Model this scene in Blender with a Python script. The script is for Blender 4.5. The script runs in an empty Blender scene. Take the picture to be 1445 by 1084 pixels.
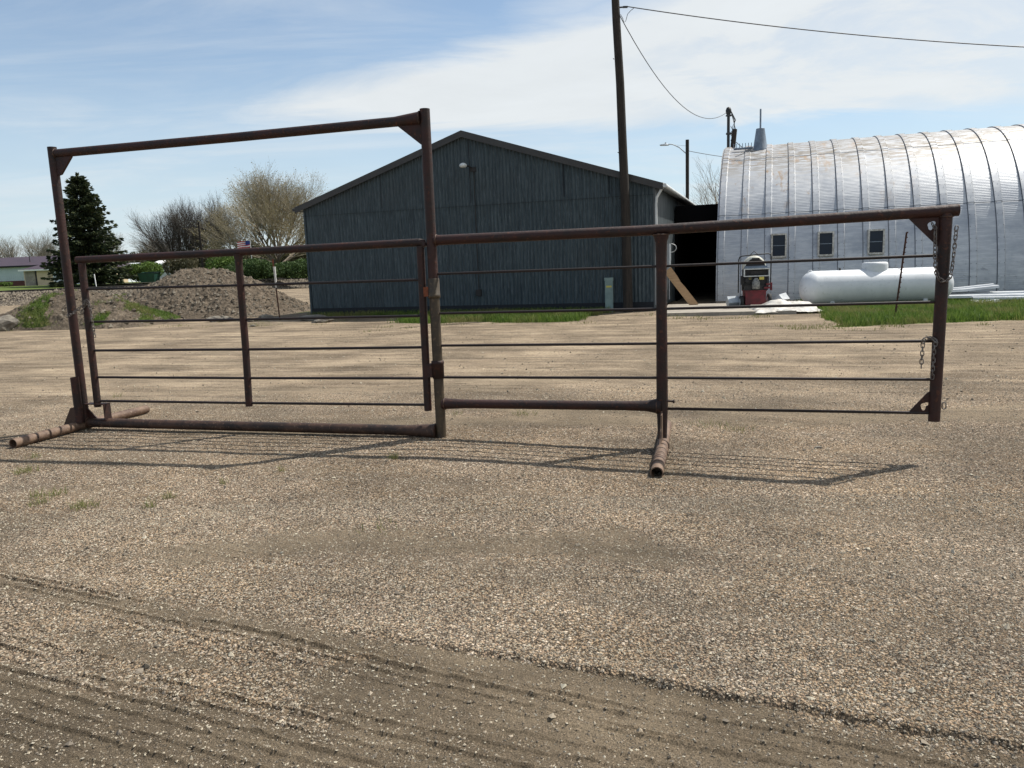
import bpy, math, random
import numpy as np
from mathutils import Vector, Matrix

# ------------------------------------------------------------------ camera, sky, sun, exposure
S = bpy.context.scene
COL = S.collection
rad = math.radians

cam_d = bpy.data.cameras.new('camera'); cam = bpy.data.objects.new('camera', cam_d); COL.objects.link(cam)
S.camera = cam
PITCH, ROLL, CAMH = rad(8.8), rad(2.1), 1.65
fw = Vector((0, math.cos(PITCH), -math.sin(PITCH))); up0 = Vector((0, math.sin(PITCH), math.cos(PITCH))); rt0 = Vector((1, 0, 0))
rt = math.cos(ROLL)*rt0 - math.sin(ROLL)*up0; up = math.cos(ROLL)*up0 + math.sin(ROLL)*rt0
m = Matrix((rt, up, -fw)).transposed().to_4x4(); m.translation = (0, 0, CAMH)
cam.matrix_world = m
cam_d.sensor_width = 36; cam_d.lens = 27.03; cam_d.clip_start = .05; cam_d.clip_end = 4000

SUN = Vector((.61, .295, 1.0)).normalized()
SUN_EL = math.asin(SUN.z); SUN_AZ = math.atan2(SUN.x, SUN.y)
sd = bpy.data.lights.new('sun', 'SUN'); sd.energy = 5.0; sd.angle = rad(.53); sd.color = (1, .955, .88)
so = bpy.data.objects.new('sun', sd); COL.objects.link(so); so.rotation_euler = (-SUN).to_track_quat('-Z', 'Y').to_euler(); so.location = (20, 10, 40)

S.view_settings.view_transform = 'Standard'; S.view_settings.look = 'None'
S.view_settings.exposure = .30; S.view_settings.gamma = 1
S.render.resolution_x = 1024; S.render.resolution_y = 768
S.render.engine = 'CYCLES'
S.cycles.max_bounces = 6

W = bpy.data.worlds.new('World'); S.world = W; W.use_nodes = True
class NT:
    """small node-graph writer"""
    def __init__(s, tree): s.t = tree; s.t.nodes.clear()
    def n(s, typ, inp=None, **kw):
        nd = s.t.nodes.new(typ)
        for k, v in kw.items(): setattr(nd, k, v)
        for k, v in (inp or {}).items():
            sock = nd.inputs[k]
            if isinstance(v, bpy.types.NodeSocket): s.t.links.new(v, sock)
            else: sock.default_value = v
        return nd
    def m(s, op, a, b=None, c=None, clamp=False):
        d = {0: a}
        if b is not None: d[1] = b
        if c is not None: d[2] = c
        nd = s.n('ShaderNodeMath', d, operation=op); nd.use_clamp = clamp
        return nd.outputs[0]
    def ss(s, v, a, b, lo=0., hi=1.):
        return s.n('ShaderNodeMapRange', {0: v, 1: a, 2: b, 3: lo, 4: hi}, interpolation_type='SMOOTHSTEP').outputs[0]
    def mix(s, f, a, b, blend='MIX'):
        nd = s.n('ShaderNodeMix', None, data_type='RGBA', blend_type=blend)
        for i, v in ((0, f), (6, a), (7, b)):
            if isinstance(v, bpy.types.NodeSocket): s.t.links.new(v, nd.inputs[i])
            else: nd.inputs[i].default_value = v if i == 0 else ((*v, 1) if len(v) == 3 else v)
        return nd.outputs[2]
    def noise(s, co, scale, detail=4, rough=.5, dist=0):
        d = {'Scale': scale, 'Detail': detail, 'Roughness': rough, 'Distortion': dist}
        if co is not None: d['Vector'] = co
        return s.n('ShaderNodeTexNoise', d).outputs[0]
    def vor(s, co, scale, feature='F1', rnd=1):
        return s.n('ShaderNodeTexVoronoi', {'Vector': co, 'Scale': scale, 'Randomness': rnd}, feature=feature)
    def mapping(s, co, scale=(1, 1, 1), rot=(0, 0, 0), loc=(0, 0, 0)):
        return s.n('ShaderNodeMapping', {'Vector': co, 'Scale': scale, 'Rotation': rot, 'Location': loc}).outputs[0]
    def rs(s, co, ang, scale): return s.mapping(s.mapping(co, rot=(0, 0, rad(ang))), scale)
    def bump(s, h, strength, dist, normal=None):
        d = {'Strength': strength, 'Distance': dist, 'Height': h}
        if normal is not None: d['Normal'] = normal
        return s.n('ShaderNodeBump', d).outputs[0]

g = NT(W.node_tree)
sky = g.n('ShaderNodeTexSky', None, sky_type='NISHITA', sun_disc=False, sun_elevation=SUN_EL, sun_rotation=SUN_AZ,
          air_density=1.0, dust_density=.6, ozone_density=1.6, altitude=500)
co = g.n('ShaderNodeTexCoord').outputs['Generated']
sep = g.n('ShaderNodeSeparateXYZ', {0: co})
az = g.m('MULTIPLY', g.m('ARCTAN2', sep.outputs[0], sep.outputs[1]), 57.2958)
el = g.m('MULTIPLY', g.m('ARCSINE', sep.outputs[2]), 57.2958)
zz = g.m('ADD', g.m('MAXIMUM', sep.outputs[2], 0), .12)
flat = g.n('ShaderNodeCombineXYZ', {0: g.m('DIVIDE', sep.outputs[0], zz), 1: g.m('DIVIDE', sep.outputs[1], zz), 2: 0.}).outputs[0]
wisp = g.noise(g.mapping(flat, (.55, 1.5, 1), (0, 0, .35)), 1.3, 9, .62, .6)
wisp2 = g.noise(g.mapping(flat, (.8, .9, 1), (0, 0, -.2), (4, 2, 0)), 1.9, 8, .6, .4)
jit = g.m('MULTIPLY', g.m('SUBTRACT', wisp, .5), 5.5)
elj = g.m('ADD', el, jit)
azj = g.m('ADD', az, g.m('MULTIPLY', g.m('SUBTRACT', wisp2, .5), 22.))
top_edge = g.m('ADD', 15.6, g.m('MULTIPLY', az, .20))
upper = g.ss(g.m('SUBTRACT', top_edge, elj), -1.6, 2.4)
low_edge = g.m('SUBTRACT', 10.2, g.m('MULTIPLY', g.m('ADD', az, 20), .035))
lower = g.ss(g.m('SUBTRACT', elj, low_edge), -1.2, 1.4)
left = g.ss(azj, -27., -13.)
bank = g.m('MULTIPLY', g.m('MULTIPLY', upper, lower), left)
patch = g.ss(wisp2, .42, .60)                       # bluer holes on the right
right = g.ss(az, 2., 16.)
hole = g.m('MULTIPLY', g.m('MULTIPLY', right, g.m('SUBTRACT', 1., patch)), .28)
bank = g.m('MULTIPLY', bank, g.m('SUBTRACT', 1., hole))
above = g.m('MULTIPLY', g.m('MULTIPLY', g.ss(azj, -6., 12.), .78), g.m('SUBTRACT', 1., upper))
veil = g.m('ADD', g.m('MULTIPLY', g.ss(wisp, .40, .72), .26), .16)
lowv = g.m('MULTIPLY', g.ss(el, 18., 0.), .22)
tot = g.m('MINIMUM', g.m('MAXIMUM', g.m('MAXIMUM', bank, above), g.m('ADD', veil, lowv)), .92)
skyc = g.n('ShaderNodeVectorMath', {0: sky.outputs[0], 1: (.085, .0935, .0935)}, operation='MULTIPLY').outputs[0]
blue = g.n('ShaderNodeHueSaturation', {'Saturation': 1.02, 'Value': 1.16, 'Color': skyc}).outputs[0]
shade = g.m('ADD', .86, g.m('MULTIPLY', wisp2, .22))
cl = g.n('ShaderNodeVectorMath', {0: (.69, .715, .722), 1: shade}, operation='MULTIPLY')
g.t.links.new(shade, cl.inputs[1])
blue = g.mix(g.ss(el, 15., 0., 0., .62), blue, (.44,.575,.70))
colr = g.mix(tot, blue, cl.outputs[0])
bg = g.n('ShaderNodeBackground', {'Color': colr, 'Strength': 1.0})
# the sky texture goes in at 0.115; clouds are added to it before the background
g.n('ShaderNodeOutputWorld', {'Surface': bg.outputs[0]})

# ------------------------------------------------------------------ helpers
rng = random.Random(7)
NR = np.random.RandomState(11)

class MB:
    """collects shapes and links them as one mesh object"""
    def __init__(s): s.v = []; s.f = []; s.smooth = []
    def add(s, vs, fs, sm=False):
        o = len(s.v); s.v += [tuple(v) for v in vs]; s.f += [tuple(i+o for i in f) for f in fs]; s.smooth += [sm]*len(fs)
    def box(s, lo, hi, M=None):
        x0, y0, z0 = lo; x1, y1, z1 = hi
        vs = [Vector(p) for p in ((x0,y0,z0),(x1,y0,z0),(x1,y1,z0),(x0,y1,z0),(x0,y0,z1),(x1,y0,z1),(x1,y1,z1),(x0,y1,z1))]
        if M is not None: vs = [M @ v for v in vs]
        s.add(vs, [(0,3,2,1),(4,5,6,7),(0,1,5,4),(1,2,6,5),(2,3,7,6),(3,0,4,7)])
        return s
    def tube(s, pts, r, n=12, cap=True, hollow=0, sm=True):
        pts = [Vector(p) for p in pts]; k = len(pts)
        rs = r if isinstance(r, (list, tuple)) else [r]*k
        t0 = (pts[1]-pts[0]).normalized()
        ref = Vector((0,0,1)) if abs(t0.z) < .9 else Vector((1,0,0))
        a = t0.cross(ref).normalized(); vs = []
        for i in range(k):
            t = (pts[min(i+1,k-1)]-pts[max(i-1,0)]).normalized()
            a = (a - t*a.dot(t)).normalized(); b = t.cross(a)
            for j in range(n):
                th = 2*math.pi*j/n; vs.append(pts[i] + (a*math.cos(th)+b*math.sin(th))*rs[i])
        fs = [(i*n+j, i*n+(j+1)%n, (i+1)*n+(j+1)%n, (i+1)*n+j) for i in range(k-1) for j in range(n)]
        s.add(vs, fs, sm)
        if cap and not hollow:
            s.add(vs[:n], [tuple(range(n))[::-1]]); s.add(vs[-n:], [tuple(range(n))])
        if hollow:                                    # pipe ends: ring, and a dark bore going in
            for end, sg in ((0, 1), (k-1, -1)):
                t = (pts[1]-pts[0]).normalized() if end == 0 else (pts[-1]-pts[-2]).normalized()*1
                ring = vs[end*n:(end+1)*n]; c = pts[end]
                inn = [c+(v-c)*hollow for v in ring]; d = t*(sg*rs[end]*5) if end == 0 else -t*(rs[end]*5)
                dep = [v+d for v in inn]
                f = [(j, (j+1)%n, n+(j+1)%n, n+j) for j in range(n)]+[(n+j, n+(j+1)%n, 2*n+(j+1)%n, 2*n+j) for j in range(n)]+[tuple(2*n+j for j in range(n))]
                if end == 0: f = [q[::-1] for q in f]
                s.add(ring+inn+dep, f)
        return s
    def rod(s, a, b, r, n=10, **k): return s.tube([a, b], r, n, **k)
    def lathe(s, prof, n=24, M=None):
        vs = []
        for r, z in prof:
            for j in range(n):
                th = 2*math.pi*j/n; v = Vector((r*math.cos(th), r*math.sin(th), z)); vs.append(M @ v if M is not None else v)
        k = len(prof)
        s.add(vs, [(i*n+j, i*n+(j+1)%n, (i+1)*n+(j+1)%n, (i+1)*n+j) for i in range(k-1) for j in range(n)], True)
        s.add(vs[:n], [tuple(range(n))[::-1]]); s.add(vs[-n:], [tuple(range(n))])
        return s
    def prism(s, poly, t, M):
        """polygon in local xy, thickness t along z, through M"""
        n = len(poly)
        vs = [M @ Vector((x, y, -t/2)) for x, y in poly]+[M @ Vector((x, y, t/2)) for x, y in poly]
        s.add(vs, [tuple(range(n))[::-1], tuple(range(n, 2*n))]+[(i, (i+1)%n, n+(i+1)%n, n+i) for i in range(n)])
        return s
    def torus(s, L, Wd, r, M, n=16, k=6):
        """chain link: stadium L long, Wd wide (centre line), wire r, in local xz"""
        path = []
        for j in range(n):
            th = 2*math.pi*j/n; x = math.cos(th)*Wd/2; z = math.sin(th)*Wd/2 + (L-Wd)/2*(1 if math.sin(th) > 0 else -1)
            path.append(Vector((x, 0, z)))
        vs = []
        for i in range(n):
            t = (path[(i+1)%n]-path[i-1]).normalized(); a = Vector((0,1,0)); b = t.cross(a)
            for j in range(k):
                th = 2*math.pi*j/k; vs.append(M @ (path[i]+(a*math.cos(th)+b*math.sin(th))*r))
        s.add(vs, [(i*k+j, ((i+1)%n)*k+j, ((i+1)%n)*k+(j+1)%k, i*k+(j+1)%k) for i in range(n) for j in range(k)], True)
    def build(s, name, mat, parent=None, **tags):
        me = bpy.data.meshes.new(name); me.from_pydata(s.v, [], s.f); me.polygons.foreach_set('use_smooth', s.smooth); me.update()
        return link(name, me, mat, parent, **tags)

def link(name, me, mat, parent=None, label=None, cat=None, group=None, kind=None):
    o = bpy.data.objects.new(name, me); COL.objects.link(o)
    if mat is not None: me.materials.append(mat)
    if parent is not None: o.parent = parent
    return tag(o, label, cat, group, kind)
def tag(o, label=None, cat=None, group=None, kind=None):
    if label: o['label'] = label
    if cat: o['category'] = cat
    if group: o['group'] = group
    if kind: o['kind'] = kind
    return o
def empty(name, loc, label, cat, rz=0, group=None):
    o = bpy.data.objects.new(name, None); COL.objects.link(o); o.location = loc; o.rotation_euler = (0, 0, rz); o.empty_display_size = .1
    return tag(o, label, cat, group)
def np_mesh(name, V, Fq, mat, parent=None, smooth=False, attrs=None, **tags):
    """V (n,3), Fq (m,k) same-size faces"""
    V = np.asarray(V, np.float32); Fq = np.asarray(Fq, np.int32); k = Fq.shape[1]
    me = bpy.data.meshes.new(name); me.vertices.add(len(V)); me.vertices.foreach_set('co', V.ravel())
    me.loops.add(Fq.size); me.loops.foreach_set('vertex_index', Fq.ravel())
    me.polygons.add(len(Fq)); me.polygons.foreach_set('loop_start', np.arange(0, Fq.size, k, dtype=np.int32))
    me.polygons.foreach_set('use_smooth', np.full(len(Fq), smooth))
    me.update(calc_edges=True)
    for nm, (dom, arr) in (attrs or {}).items():
        a = me.attributes.new(nm, 'FLOAT', dom); a.data.foreach_set('value', np.asarray(arr, np.float32))
    return link(name, me, mat, parent, **tags)
def copy_tree(o, loc, rz, sc=1, label=None, children=None):
    c = o.copy(); COL.objects.link(c); c.location = loc; c.rotation_euler = (0, 0, rz)
    c.scale = sc if isinstance(sc, (tuple, list)) else (sc, sc, sc)
    if label: c['label'] = label
    for ch in list(o.children):
        d = ch.copy(); COL.objects.link(d); d.parent = c
    return c

_perm = np.random.RandomState(5).randint(0, 2**31, 4096)
def vnoise(x, y, seed=0):
    xi = np.floor(x).astype(int); yi = np.floor(y).astype(int); fx = x-xi; fy = y-yi
    fx = fx*fx*(3-2*fx); fy = fy*fy*(3-2*fy)
    def hsh(a, b): return (_perm[(a*73 + _perm[(b+seed*131) & 4095]) & 4095] % 10007)/10007.
    return (hsh(xi,yi)*(1-fx)+hsh(xi+1,yi)*fx)*(1-fy)+(hsh(xi,yi+1)*(1-fx)+hsh(xi+1,yi+1)*fx)*fy
def fbm(x, y, o=4, seed=0):
    t = 0; a = .5; s_ = 0
    for i in range(o): t = t+a*vnoise(x*2**i+i*17.3, y*2**i+i*9.1, seed+i); s_ += a; a *= .5
    return t/s_-.5
def sst(x, a, b):
    t = np.clip((x-a)/(b-a), 0, 1); return t*t*(3-2*t)

# ------------------------------------------------------------------ materials
def mat(name, fn=None, color=(.5,.5,.5), rough=.6, metal=0, spec=.5):
    M = bpy.data.materials.new(name); M.use_nodes = True; t = NT(M.node_tree)
    p = t.n('ShaderNodeBsdfPrincipled', {'Base Color': (*color, 1), 'Roughness': rough, 'Metallic': metal, 'Specular IOR Level': spec})
    t.n('ShaderNodeOutputMaterial', {'Surface': p.outputs[0]})
    t.p = p
    if fn: fn(t, p)
    return M
def setp(t, p, k, v): t.t.links.new(v, p.inputs[k])
def worn(c1, c2, scale=6, rough=.6, metal=0, bump=.3, bd=.004, c3=None, spec=.5, stretch=(1,1,1)):
    """two-tone weathered surface"""
    def f(t, p):
        co = t.mapping(t.n('ShaderNodeTexCoord').outputs['Object'], stretch)
        n1 = t.noise(co, scale, 6, .65); n2 = t.noise(co, scale*7, 4, .6)
        c = t.mix(t.ss(n1, .38, .62), c1, c2)
        if c3: c = t.mix(t.ss(n2, .56, .70), c, c3)
        setp(t, p, 'Base Color', c)
        setp(t, p, 'Roughness', t.m('ADD', rough-.12, t.m('MULTIPLY', n2, .24)))
        setp(t, p, 'Normal', t.bump(n2, bump, bd))
    return f

M = {}
M['pipe'] = mat('rusty pipe paint', worn((.028,.0050,.0022), (.011,.0030,.0018), 4, .65, 0, .9, .005, (.066,.020,.008), .10))
M['pipe_low'] = mat('bare rusty pipe', worn((.062,.043,.022), (.028,.019,.011), 4, .55, 0, .4, .002, (.10,.065,.036), .25))
M['foot'] = mat('tan rusted foot pipe', worn((.165,.105,.068), (.085,.048,.032), 7, .7, 0, .5, .002, (.22,.165,.12)))
M['basep'] = mat('brown base pipe', worn((.055,.026,.015), (.016,.008,.005), 5, .65, 0, .6, .003, (.12,.07,.045), .25))
M['rod'] = mat('dark rod', worn((.014,.005,.004), (.007,.0035,.003), 8, .6, 0, .2, .001, None, .14))
M['rust_orange'] = mat('orange rust', worn((.20,.055,.02), (.09,.03,.015), 20, .8, 0, .3, .001))
M['chain'] = mat('chain steel', worn((.16,.15,.14), (.07,.05,.04), 30, .42, .7, .2, .001))
M['white_paint'] = mat('white tank paint', worn((.66,.68,.70), (.60,.62,.64), 1.5, .42, 0, .05, .002, (.54,.56,.57)))
M['black_metal'] = mat('black painted metal', worn((.008,.008,.009), (.014,.013,.013), 10, .6))
M['red_metal'] = mat('red painted metal', worn((.14,.006,.014), (.08,.005,.009), 6, .55, 0, .1))
M['silver'] = mat('pale metal frame', worn((.62,.64,.63), (.46,.48,.47), 9, .4, .3))
M['cream'] = mat('cream plastic drum', worn((.66,.65,.56), (.55,.53,.44), 9, .55))
M['grey_engine'] = mat('grey cast engine', worn((.24,.24,.22), (.10,.10,.10), 18, .5, .3))
M['yellow'] = mat('yellow sticker', None, (.55,.47,.10), .6)
M['void'] = mat('painted gap shade', None, (.004,.004,.005), .95, 0, .1)  # near black paints the deep shade in the gap between the buildings
M['rubber'] = mat('rubber', None, (.02,.02,.02), .8)
M['galv'] = mat('galvanised sheet', worn((.40,.44,.47), (.30,.33,.36), 5, .42, .55, .1))
M['cowl'] = mat('grey cowl', worn((.17,.21,.26), (.12,.15,.19), 5, .5, .2, .1))
M['pole_wood'] = mat('weathered pole timber', worn((.030,.023,.018), (.014,.011,.009), 3, .9, 0, .8, .01, (.052,.042,.034), .2, (4,4,.35)))
M['wood_board'] = mat('plywood', worn((.45,.30,.17), (.36,.23,.13), 5, .8, 0, .3, .003, None, .3, (1,1,6)))
M['frame_wood'] = mat('window timber', worn((.55,.54,.51), (.34,.32,.29), 14, .85, 0, .5, .004))
M['glass_dark'] = mat('dark window glass', None, (.006,.014,.03), .12, 0, .25)
M['wire'] = mat('wire', None, (.03,.03,.032), .6)
M['pedestal'] = mat('pale green enamel', worn((.22,.30,.28), (.17,.24,.23), 4, .5))
M['tarp'] = mat('dirty white tarp', worn((.55,.53,.49), (.38,.35,.31), 3, .6, 0, .5, .02))
M['whitesheet'] = mat('white steel sheet', worn((.55,.57,.59), (.45,.47,.49), 2, .4, .1, .1))
M['lamp_glass'] = mat('lamp lens', None, (.55,.58,.58), .35)
M['concrete'] = mat('concrete slab', worn((.33,.295,.245), (.24,.215,.18), 1.2, .9, 0, .6, .01, (.20,.18,.15)))
M['steel_rail'] = mat('rail steel', worn((.014,.011,.010), (.009,.007,.006), 2, .8, 0))
M['sleeper'] = mat('creosoted sleepers', None, (.018,.014,.012), .9)
M['trim'] = mat('bronze roof trim', worn((.036,.034,.032), (.027,.025,.024), 2, .5, 0, .1))
M['band'] = mat('dark base board', None, (.012,.015,.02), .9)
M['post_rust'] = mat('rust t post', worn((.10,.04,.025), (.055,.025,.018), 9, .8))
M['maroon_roof'] = mat('maroon roof', worn((.058,.036,.046), (.046,.030,.038), 1, .55, 0, .1))
M['paleblue_wall'] = mat('pale blue siding', worn((.46,.54,.55), (.42,.50,.51), 1, .6))
M['brick_band'] = mat('red brown wainscot', worn((.11,.035,.028), (.085,.03,.024), 2, .8))
M['tan_wall'] = mat('tan siding', worn((.62,.50,.34), (.55,.44,.30), 1, .7))
M['door_white'] = mat('pale garage door', worn((.70,.75,.80), (.62,.67,.72), 1, .5))
M['green_bin'] = mat('green dumpster', worn((.012,.06,.04), (.01,.04,.03), 2, .5))
M['sign_white'] = mat('white marker', None, (.8,.8,.78), .6)
M['flag_red'] = mat('flag red', None, (.45,.03,.04), .8)
M['flag_white'] = mat('flag white', None, (.75,.75,.75), .8)
M['flag_blue'] = mat('flag blue', None, (.02,.04,.20), .8)

def f_bark(c1, c2): return worn(c1, c2, 2, .95, 0, .4, .02)
M['bark_dark'] = mat('dark bark', f_bark((.055,.045,.038), (.035,.028,.024)))
M['bark_pale'] = mat('pale bark', f_bark((.17,.14,.11), (.11,.09,.07)))
M['twig_dark'] = mat('grey brown twigs', f_bark((.070,.058,.048), (.045,.037,.031)))
M['twig_pale'] = mat('pale budding twigs', f_bark((.34,.30,.215), (.25,.215,.15)))
M['twig_far'] = mat('far pale twigs', f_bark((.24,.215,.17), (.17,.15,.12)))
def leafm(name, c1, c2, c3=None, tr=.25):
    def f(t, p):
        co = t.n('ShaderNodeTexCoord').outputs['Object']
        a = t.n('ShaderNodeAttribute', None, attribute_name='rnd').outputs['Fac']
        c = t.mix(a, c1, c2)
        if c3: c = t.mix(t.ss(t.noise(co, .8, 3), .45, .65), c, c3)
        setp(t, p, 'Base Color', c)
        tl = t.n('ShaderNodeBsdfTranslucent', {'Color': c})
        mx = t.n('ShaderNodeMixShader', {0: tr, 1: p.outputs[0], 2: tl.outputs[0]})
        out = [n for n in t.t.nodes if n.type == 'OUTPUT_MATERIAL'][0]
        t.t.links.new(mx.outputs[0], out.inputs[0])
    return mat(name, f, c1, .7, 0, .3)
M['needle'] = leafm('spruce needles', (.012,.024,.013), (.095,.110,.042), None, .1)
M['leaf_bud'] = leafm('yellow green buds', (.16,.13,.05), (.26,.22,.09))
M['leaf_bush'] = leafm('fresh bush leaves', (.05,.10,.018), (.12,.18,.035))
M['leaf_hedge'] = leafm('hedge leaves', (.030,.058,.016), (.070,.115,.032))
M['leaf_olive'] = leafm('olive brush', (.055,.058,.030), (.12,.105,.058))
M['grass'] = leafm('grass blades', (.050,.105,.016), (.15,.225,.04), (.20,.20,.07), .4)
M['grass_dry'] = leafm('sparse yellow grass', (.14,.16,.05), (.25,.24,.10), None, .3)
M['lichen'] = mat('rubble stone', worn((0.21,0.189,0.154), (0.112,0.098,0.081), 4, .95, 0, .8, .02))
def f_stone(t, p):
    a = t.n('ShaderNodeAttribute', None, attribute_name='rnd').outputs['Fac']
    r = t.n('ShaderNodeValToRGB', {0: a}); e = r.color_ramp.elements
    e[0].color = (0.084,0.073,0.058,1); e[1].color = (0.46,0.415,0.335,1)
    for pos, c in ((.2,(0.169,0.142,0.112,1)), (.5,(0.287,0.246,0.186,1)), (.72,(0.355,0.294,0.223,1)), (.9,(0.422,0.38,0.289,1))):
        x = e.new(pos); x.color = c
    setp(t, p, 'Base Color', r.outputs[0])
M['stone'] = mat('gravel stones', f_stone, (.4,.35,.28), .9, 0, .25)

def f_clod(t, p):
    a = t.n('ShaderNodeAttribute', None, attribute_name='rnd').outputs['Fac']
    setp(t, p, 'Base Color', t.mix(t.ss(a, .2, 1.), (.075,.063,.048), (.21,.185,.148)))
M['clod'] = mat('soil clods', f_clod, (.2,.16,.12), .95, 0, .2)
def f_ground(t, p):
    gp = t.n('ShaderNodeNewGeometry').outputs['Position']
    dirt = t.n('ShaderNodeAttribute', None, attribute_name='dirt').outputs['Fac']
    grass = t.n('ShaderNodeAttribute', None, attribute_name='grass').outputs['Fac']
    far = t.n('ShaderNodeAttribute', None, attribute_name='road').outputs['Fac']
    ball = t.n('ShaderNodeAttribute', None, attribute_name='ballast').outputs['Fac']
    # crushed gravel
    v1 = t.vor(gp, 74); v2 = t.vor(gp, 140); v3 = t.vor(gp, 26)
    cell = t.n('ShaderNodeSeparateColor', {0: v1.outputs['Color']})
    r = t.n('ShaderNodeValToRGB', {0: cell.outputs[0]}); e = r.color_ramp.elements
    e[0].color = (0.078,0.064,0.048,1); e[1].color = (0.515,0.464,0.363,1)
    for pos, c in ((.18,(0.164,0.133,0.097,1)), (.45,(0.27,0.222,0.16,1)), (.70,(0.336,0.276,0.202,1)), (.90,(0.415,0.356,0.267,1))):
        x = e.new(pos); x.color = c
    cell2 = t.n('ShaderNodeSeparateColor', {0: v2.outputs['Color']})
    fine = t.mix(cell2.outputs[1], (0.132,0.107,0.081), (0.359,0.3,0.22))
    gr = t.mix(t.ss(cell.outputs[1], .35, .6), fine, r.outputs[0])
    pink = t.mix(t.ss(cell2.outputs[2], .75, .9), gr, (0.352,0.247,0.185))
    gr = t.mix(.5, gr, pink)
    gr = t.mix(t.ss(v1.outputs['Distance'], .42, .62, 0., .85), gr, (.032,.027,.021))  # dark cell edges paint the small shadows between the grains
    # broad mottling of the gravel
    broad = t.noise(gp, .9, 5, .6); broad2 = t.noise(t.rs(gp, 17, (.35, 2.2, 1)), .8, 6, .62)
    gr = t.mix(t.ss(broad, .30, .66, 0., .55), gr, (0.469,0.416,0.324), 'SOFT_LIGHT')
    gr = t.mix(t.ss(broad2, .46, .66, 0., .62), gr, (0.145,0.12,0.087))
    broad3 = t.noise(gp, 3.2, 6, .7)
    gr = t.mix(t.ss(broad3, .50, .68, 0., .45), gr, (.125,.105,.082))
    gr = t.mix(t.m('MULTIPLY', t.ss(cell.outputs[0], .90, .95), .6), gr, (.55,.50,.42))
    # hard packed dirt
    n1 = t.noise(gp, 5, 8, .65); n2 = t.noise(t.rs(gp, 22, (.6, 7, 1)), 2.2, 8, .65)
    sp = t.vor(gp, 85)
    dc = t.mix(t.ss(n2, .35, .66), (0.111,0.098,0.071), (0.16,0.143,0.105))
    dc = t.mix(t.ss(n1, .45, .7, 0., .5), dc, (0.089,0.079,0.058))
    spc = t.n('ShaderNodeSeparateColor', {0: sp.outputs['Color']})
    crumbs = t.m('MULTIPLY', t.ss(spc.outputs[0], .66, .72), t.ss(sp.outputs['Distance'], .42, .25))
    crumbs = t.m('MULTIPLY', crumbs, t.ss(n1, .42, .55))
    dc = t.mix(crumbs, dc, (0.297,0.256,0.193))
    nf = t.noise(gp, 170, 4, .8); dc = t.mix(t.ss(nf, .38, .66), dc, t.mix(.55, dc, (.40,.34,.26))); dc = t.mix(t.ss(nf, .46, .34, 0., .6), dc, (.035,.029,.022))
    dc = t.mix(1., dc, (1.04,1.0,.95), 'MULTIPLY')
    nd = t.noise(gp, 14, 6, .7)
    ng_ = t.noise(gp, 90, 3, .6)
    dm = t.ss(t.m('ADD', t.m('ADD', dirt, t.m('MULTIPLY', t.m('SUBTRACT', nd, .5), 1.0)), t.m('MULTIPLY', t.m('SUBTRACT', ng_, .5), 1.1)), .30, .62)
    c = t.mix(dm, gr, dc)
    # far yard: driven smooth, streaky
    s1 = t.noise(t.rs(gp, 14, (.14, 1.3, 1)), 1.6, 8, .62)
    s2 = t.noise(t.rs(gp, 12, (.30, 4.2, 1)), 1.3, 8, .7)
    yard = t.mix(t.ss(s1, .34, .66), (0.195,0.16,0.112), (0.352,0.296,0.213))
    s3 = t.noise(t.rs(gp, 17, (.55, 7., 1)), 1.6, 7, .75)
    yard = t.mix(t.ss(s3, .56, .64, 0., .8), yard, (.085,.068,.052))
    yard = t.mix(t.ss(s2, .50, .62, 0., .85), yard, (0.125,0.104,0.077))
    yard = t.mix(t.ss(cell.outputs[0], .75, .9, 0., .5), yard, (0.406,0.36,0.278))
    yard = t.mix(t.ss(t.noise(gp, 7, 5, .75), .55, .68, 0., .45), yard, (0.149,0.124,0.092))
    c = t.mix(t.m('MULTIPLY', far, .82), c, yard)
    # ballast
    vb = t.vor(gp, 5.5); cb = t.n('ShaderNodeSeparateColor', {0: vb.outputs['Color']})
    bc = t.mix(cb.outputs[0], (0.054,0.05,0.044), (0.234,0.216,0.193))
    bc = t.mix(t.ss(vb.outputs['Distance'], .35, .6), bc, (0.024,0.022,0.02))
    c = t.mix(ball, c, bc)
    # grass ground
    ng = t.noise(gp, 3, 6, .7)
    gc = t.mix(ng, (.045,.085,.015), (.13,.17,.045))
    gm = t.ss(t.m('ADD', grass, t.m('MULTIPLY', t.m('SUBTRACT', ng, .5), .8)), .40, .60)
    c = t.mix(gm, c, gc)
    tone = t.m('MULTIPLY', t.ss(t.noise(gp, .55, 5, .62), .34, .66, .76, 1.24), t.ss(t.noise(t.rs(gp, 18, (.5, 1.6, 1)), 1.7, 6, .65), .34, .64, .86, 1.12))
    tc = t.n('ShaderNodeCombineXYZ', {0: t.m('MULTIPLY', tone, 1.175), 1: t.m('MULTIPLY', tone, 1.095), 2: t.m('MULTIPLY', tone, 1.045)}).outputs[0]
    c = t.mix(1., c, tc, 'MULTIPLY')
    setp(t, p, 'Base Color', c)
    p.inputs['Roughness'].default_value = .95; p.inputs['Specular IOR Level'].default_value = .2
    h = t.m('ADD', t.m('MULTIPLY', t.m('SUBTRACT', 1, v1.outputs['Distance']), .7), t.m('MULTIPLY', t.m('SUBTRACT', 1, v2.outputs['Distance']), .35))
    h = t.m('ADD', h, t.m('MULTIPLY', cell.outputs[2], 1.3))
    hd = t.m('ADD', t.m('MULTIPLY', t.noise(gp, 75, 8, .85), 1.8), t.m('MULTIPLY', crumbs, .6))
    hm = t.n('ShaderNodeMix', {0: dm, 2: h, 3: hd}, data_type='FLOAT').outputs[0]
    b = t.bump(hm, 1., .016)
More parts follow.
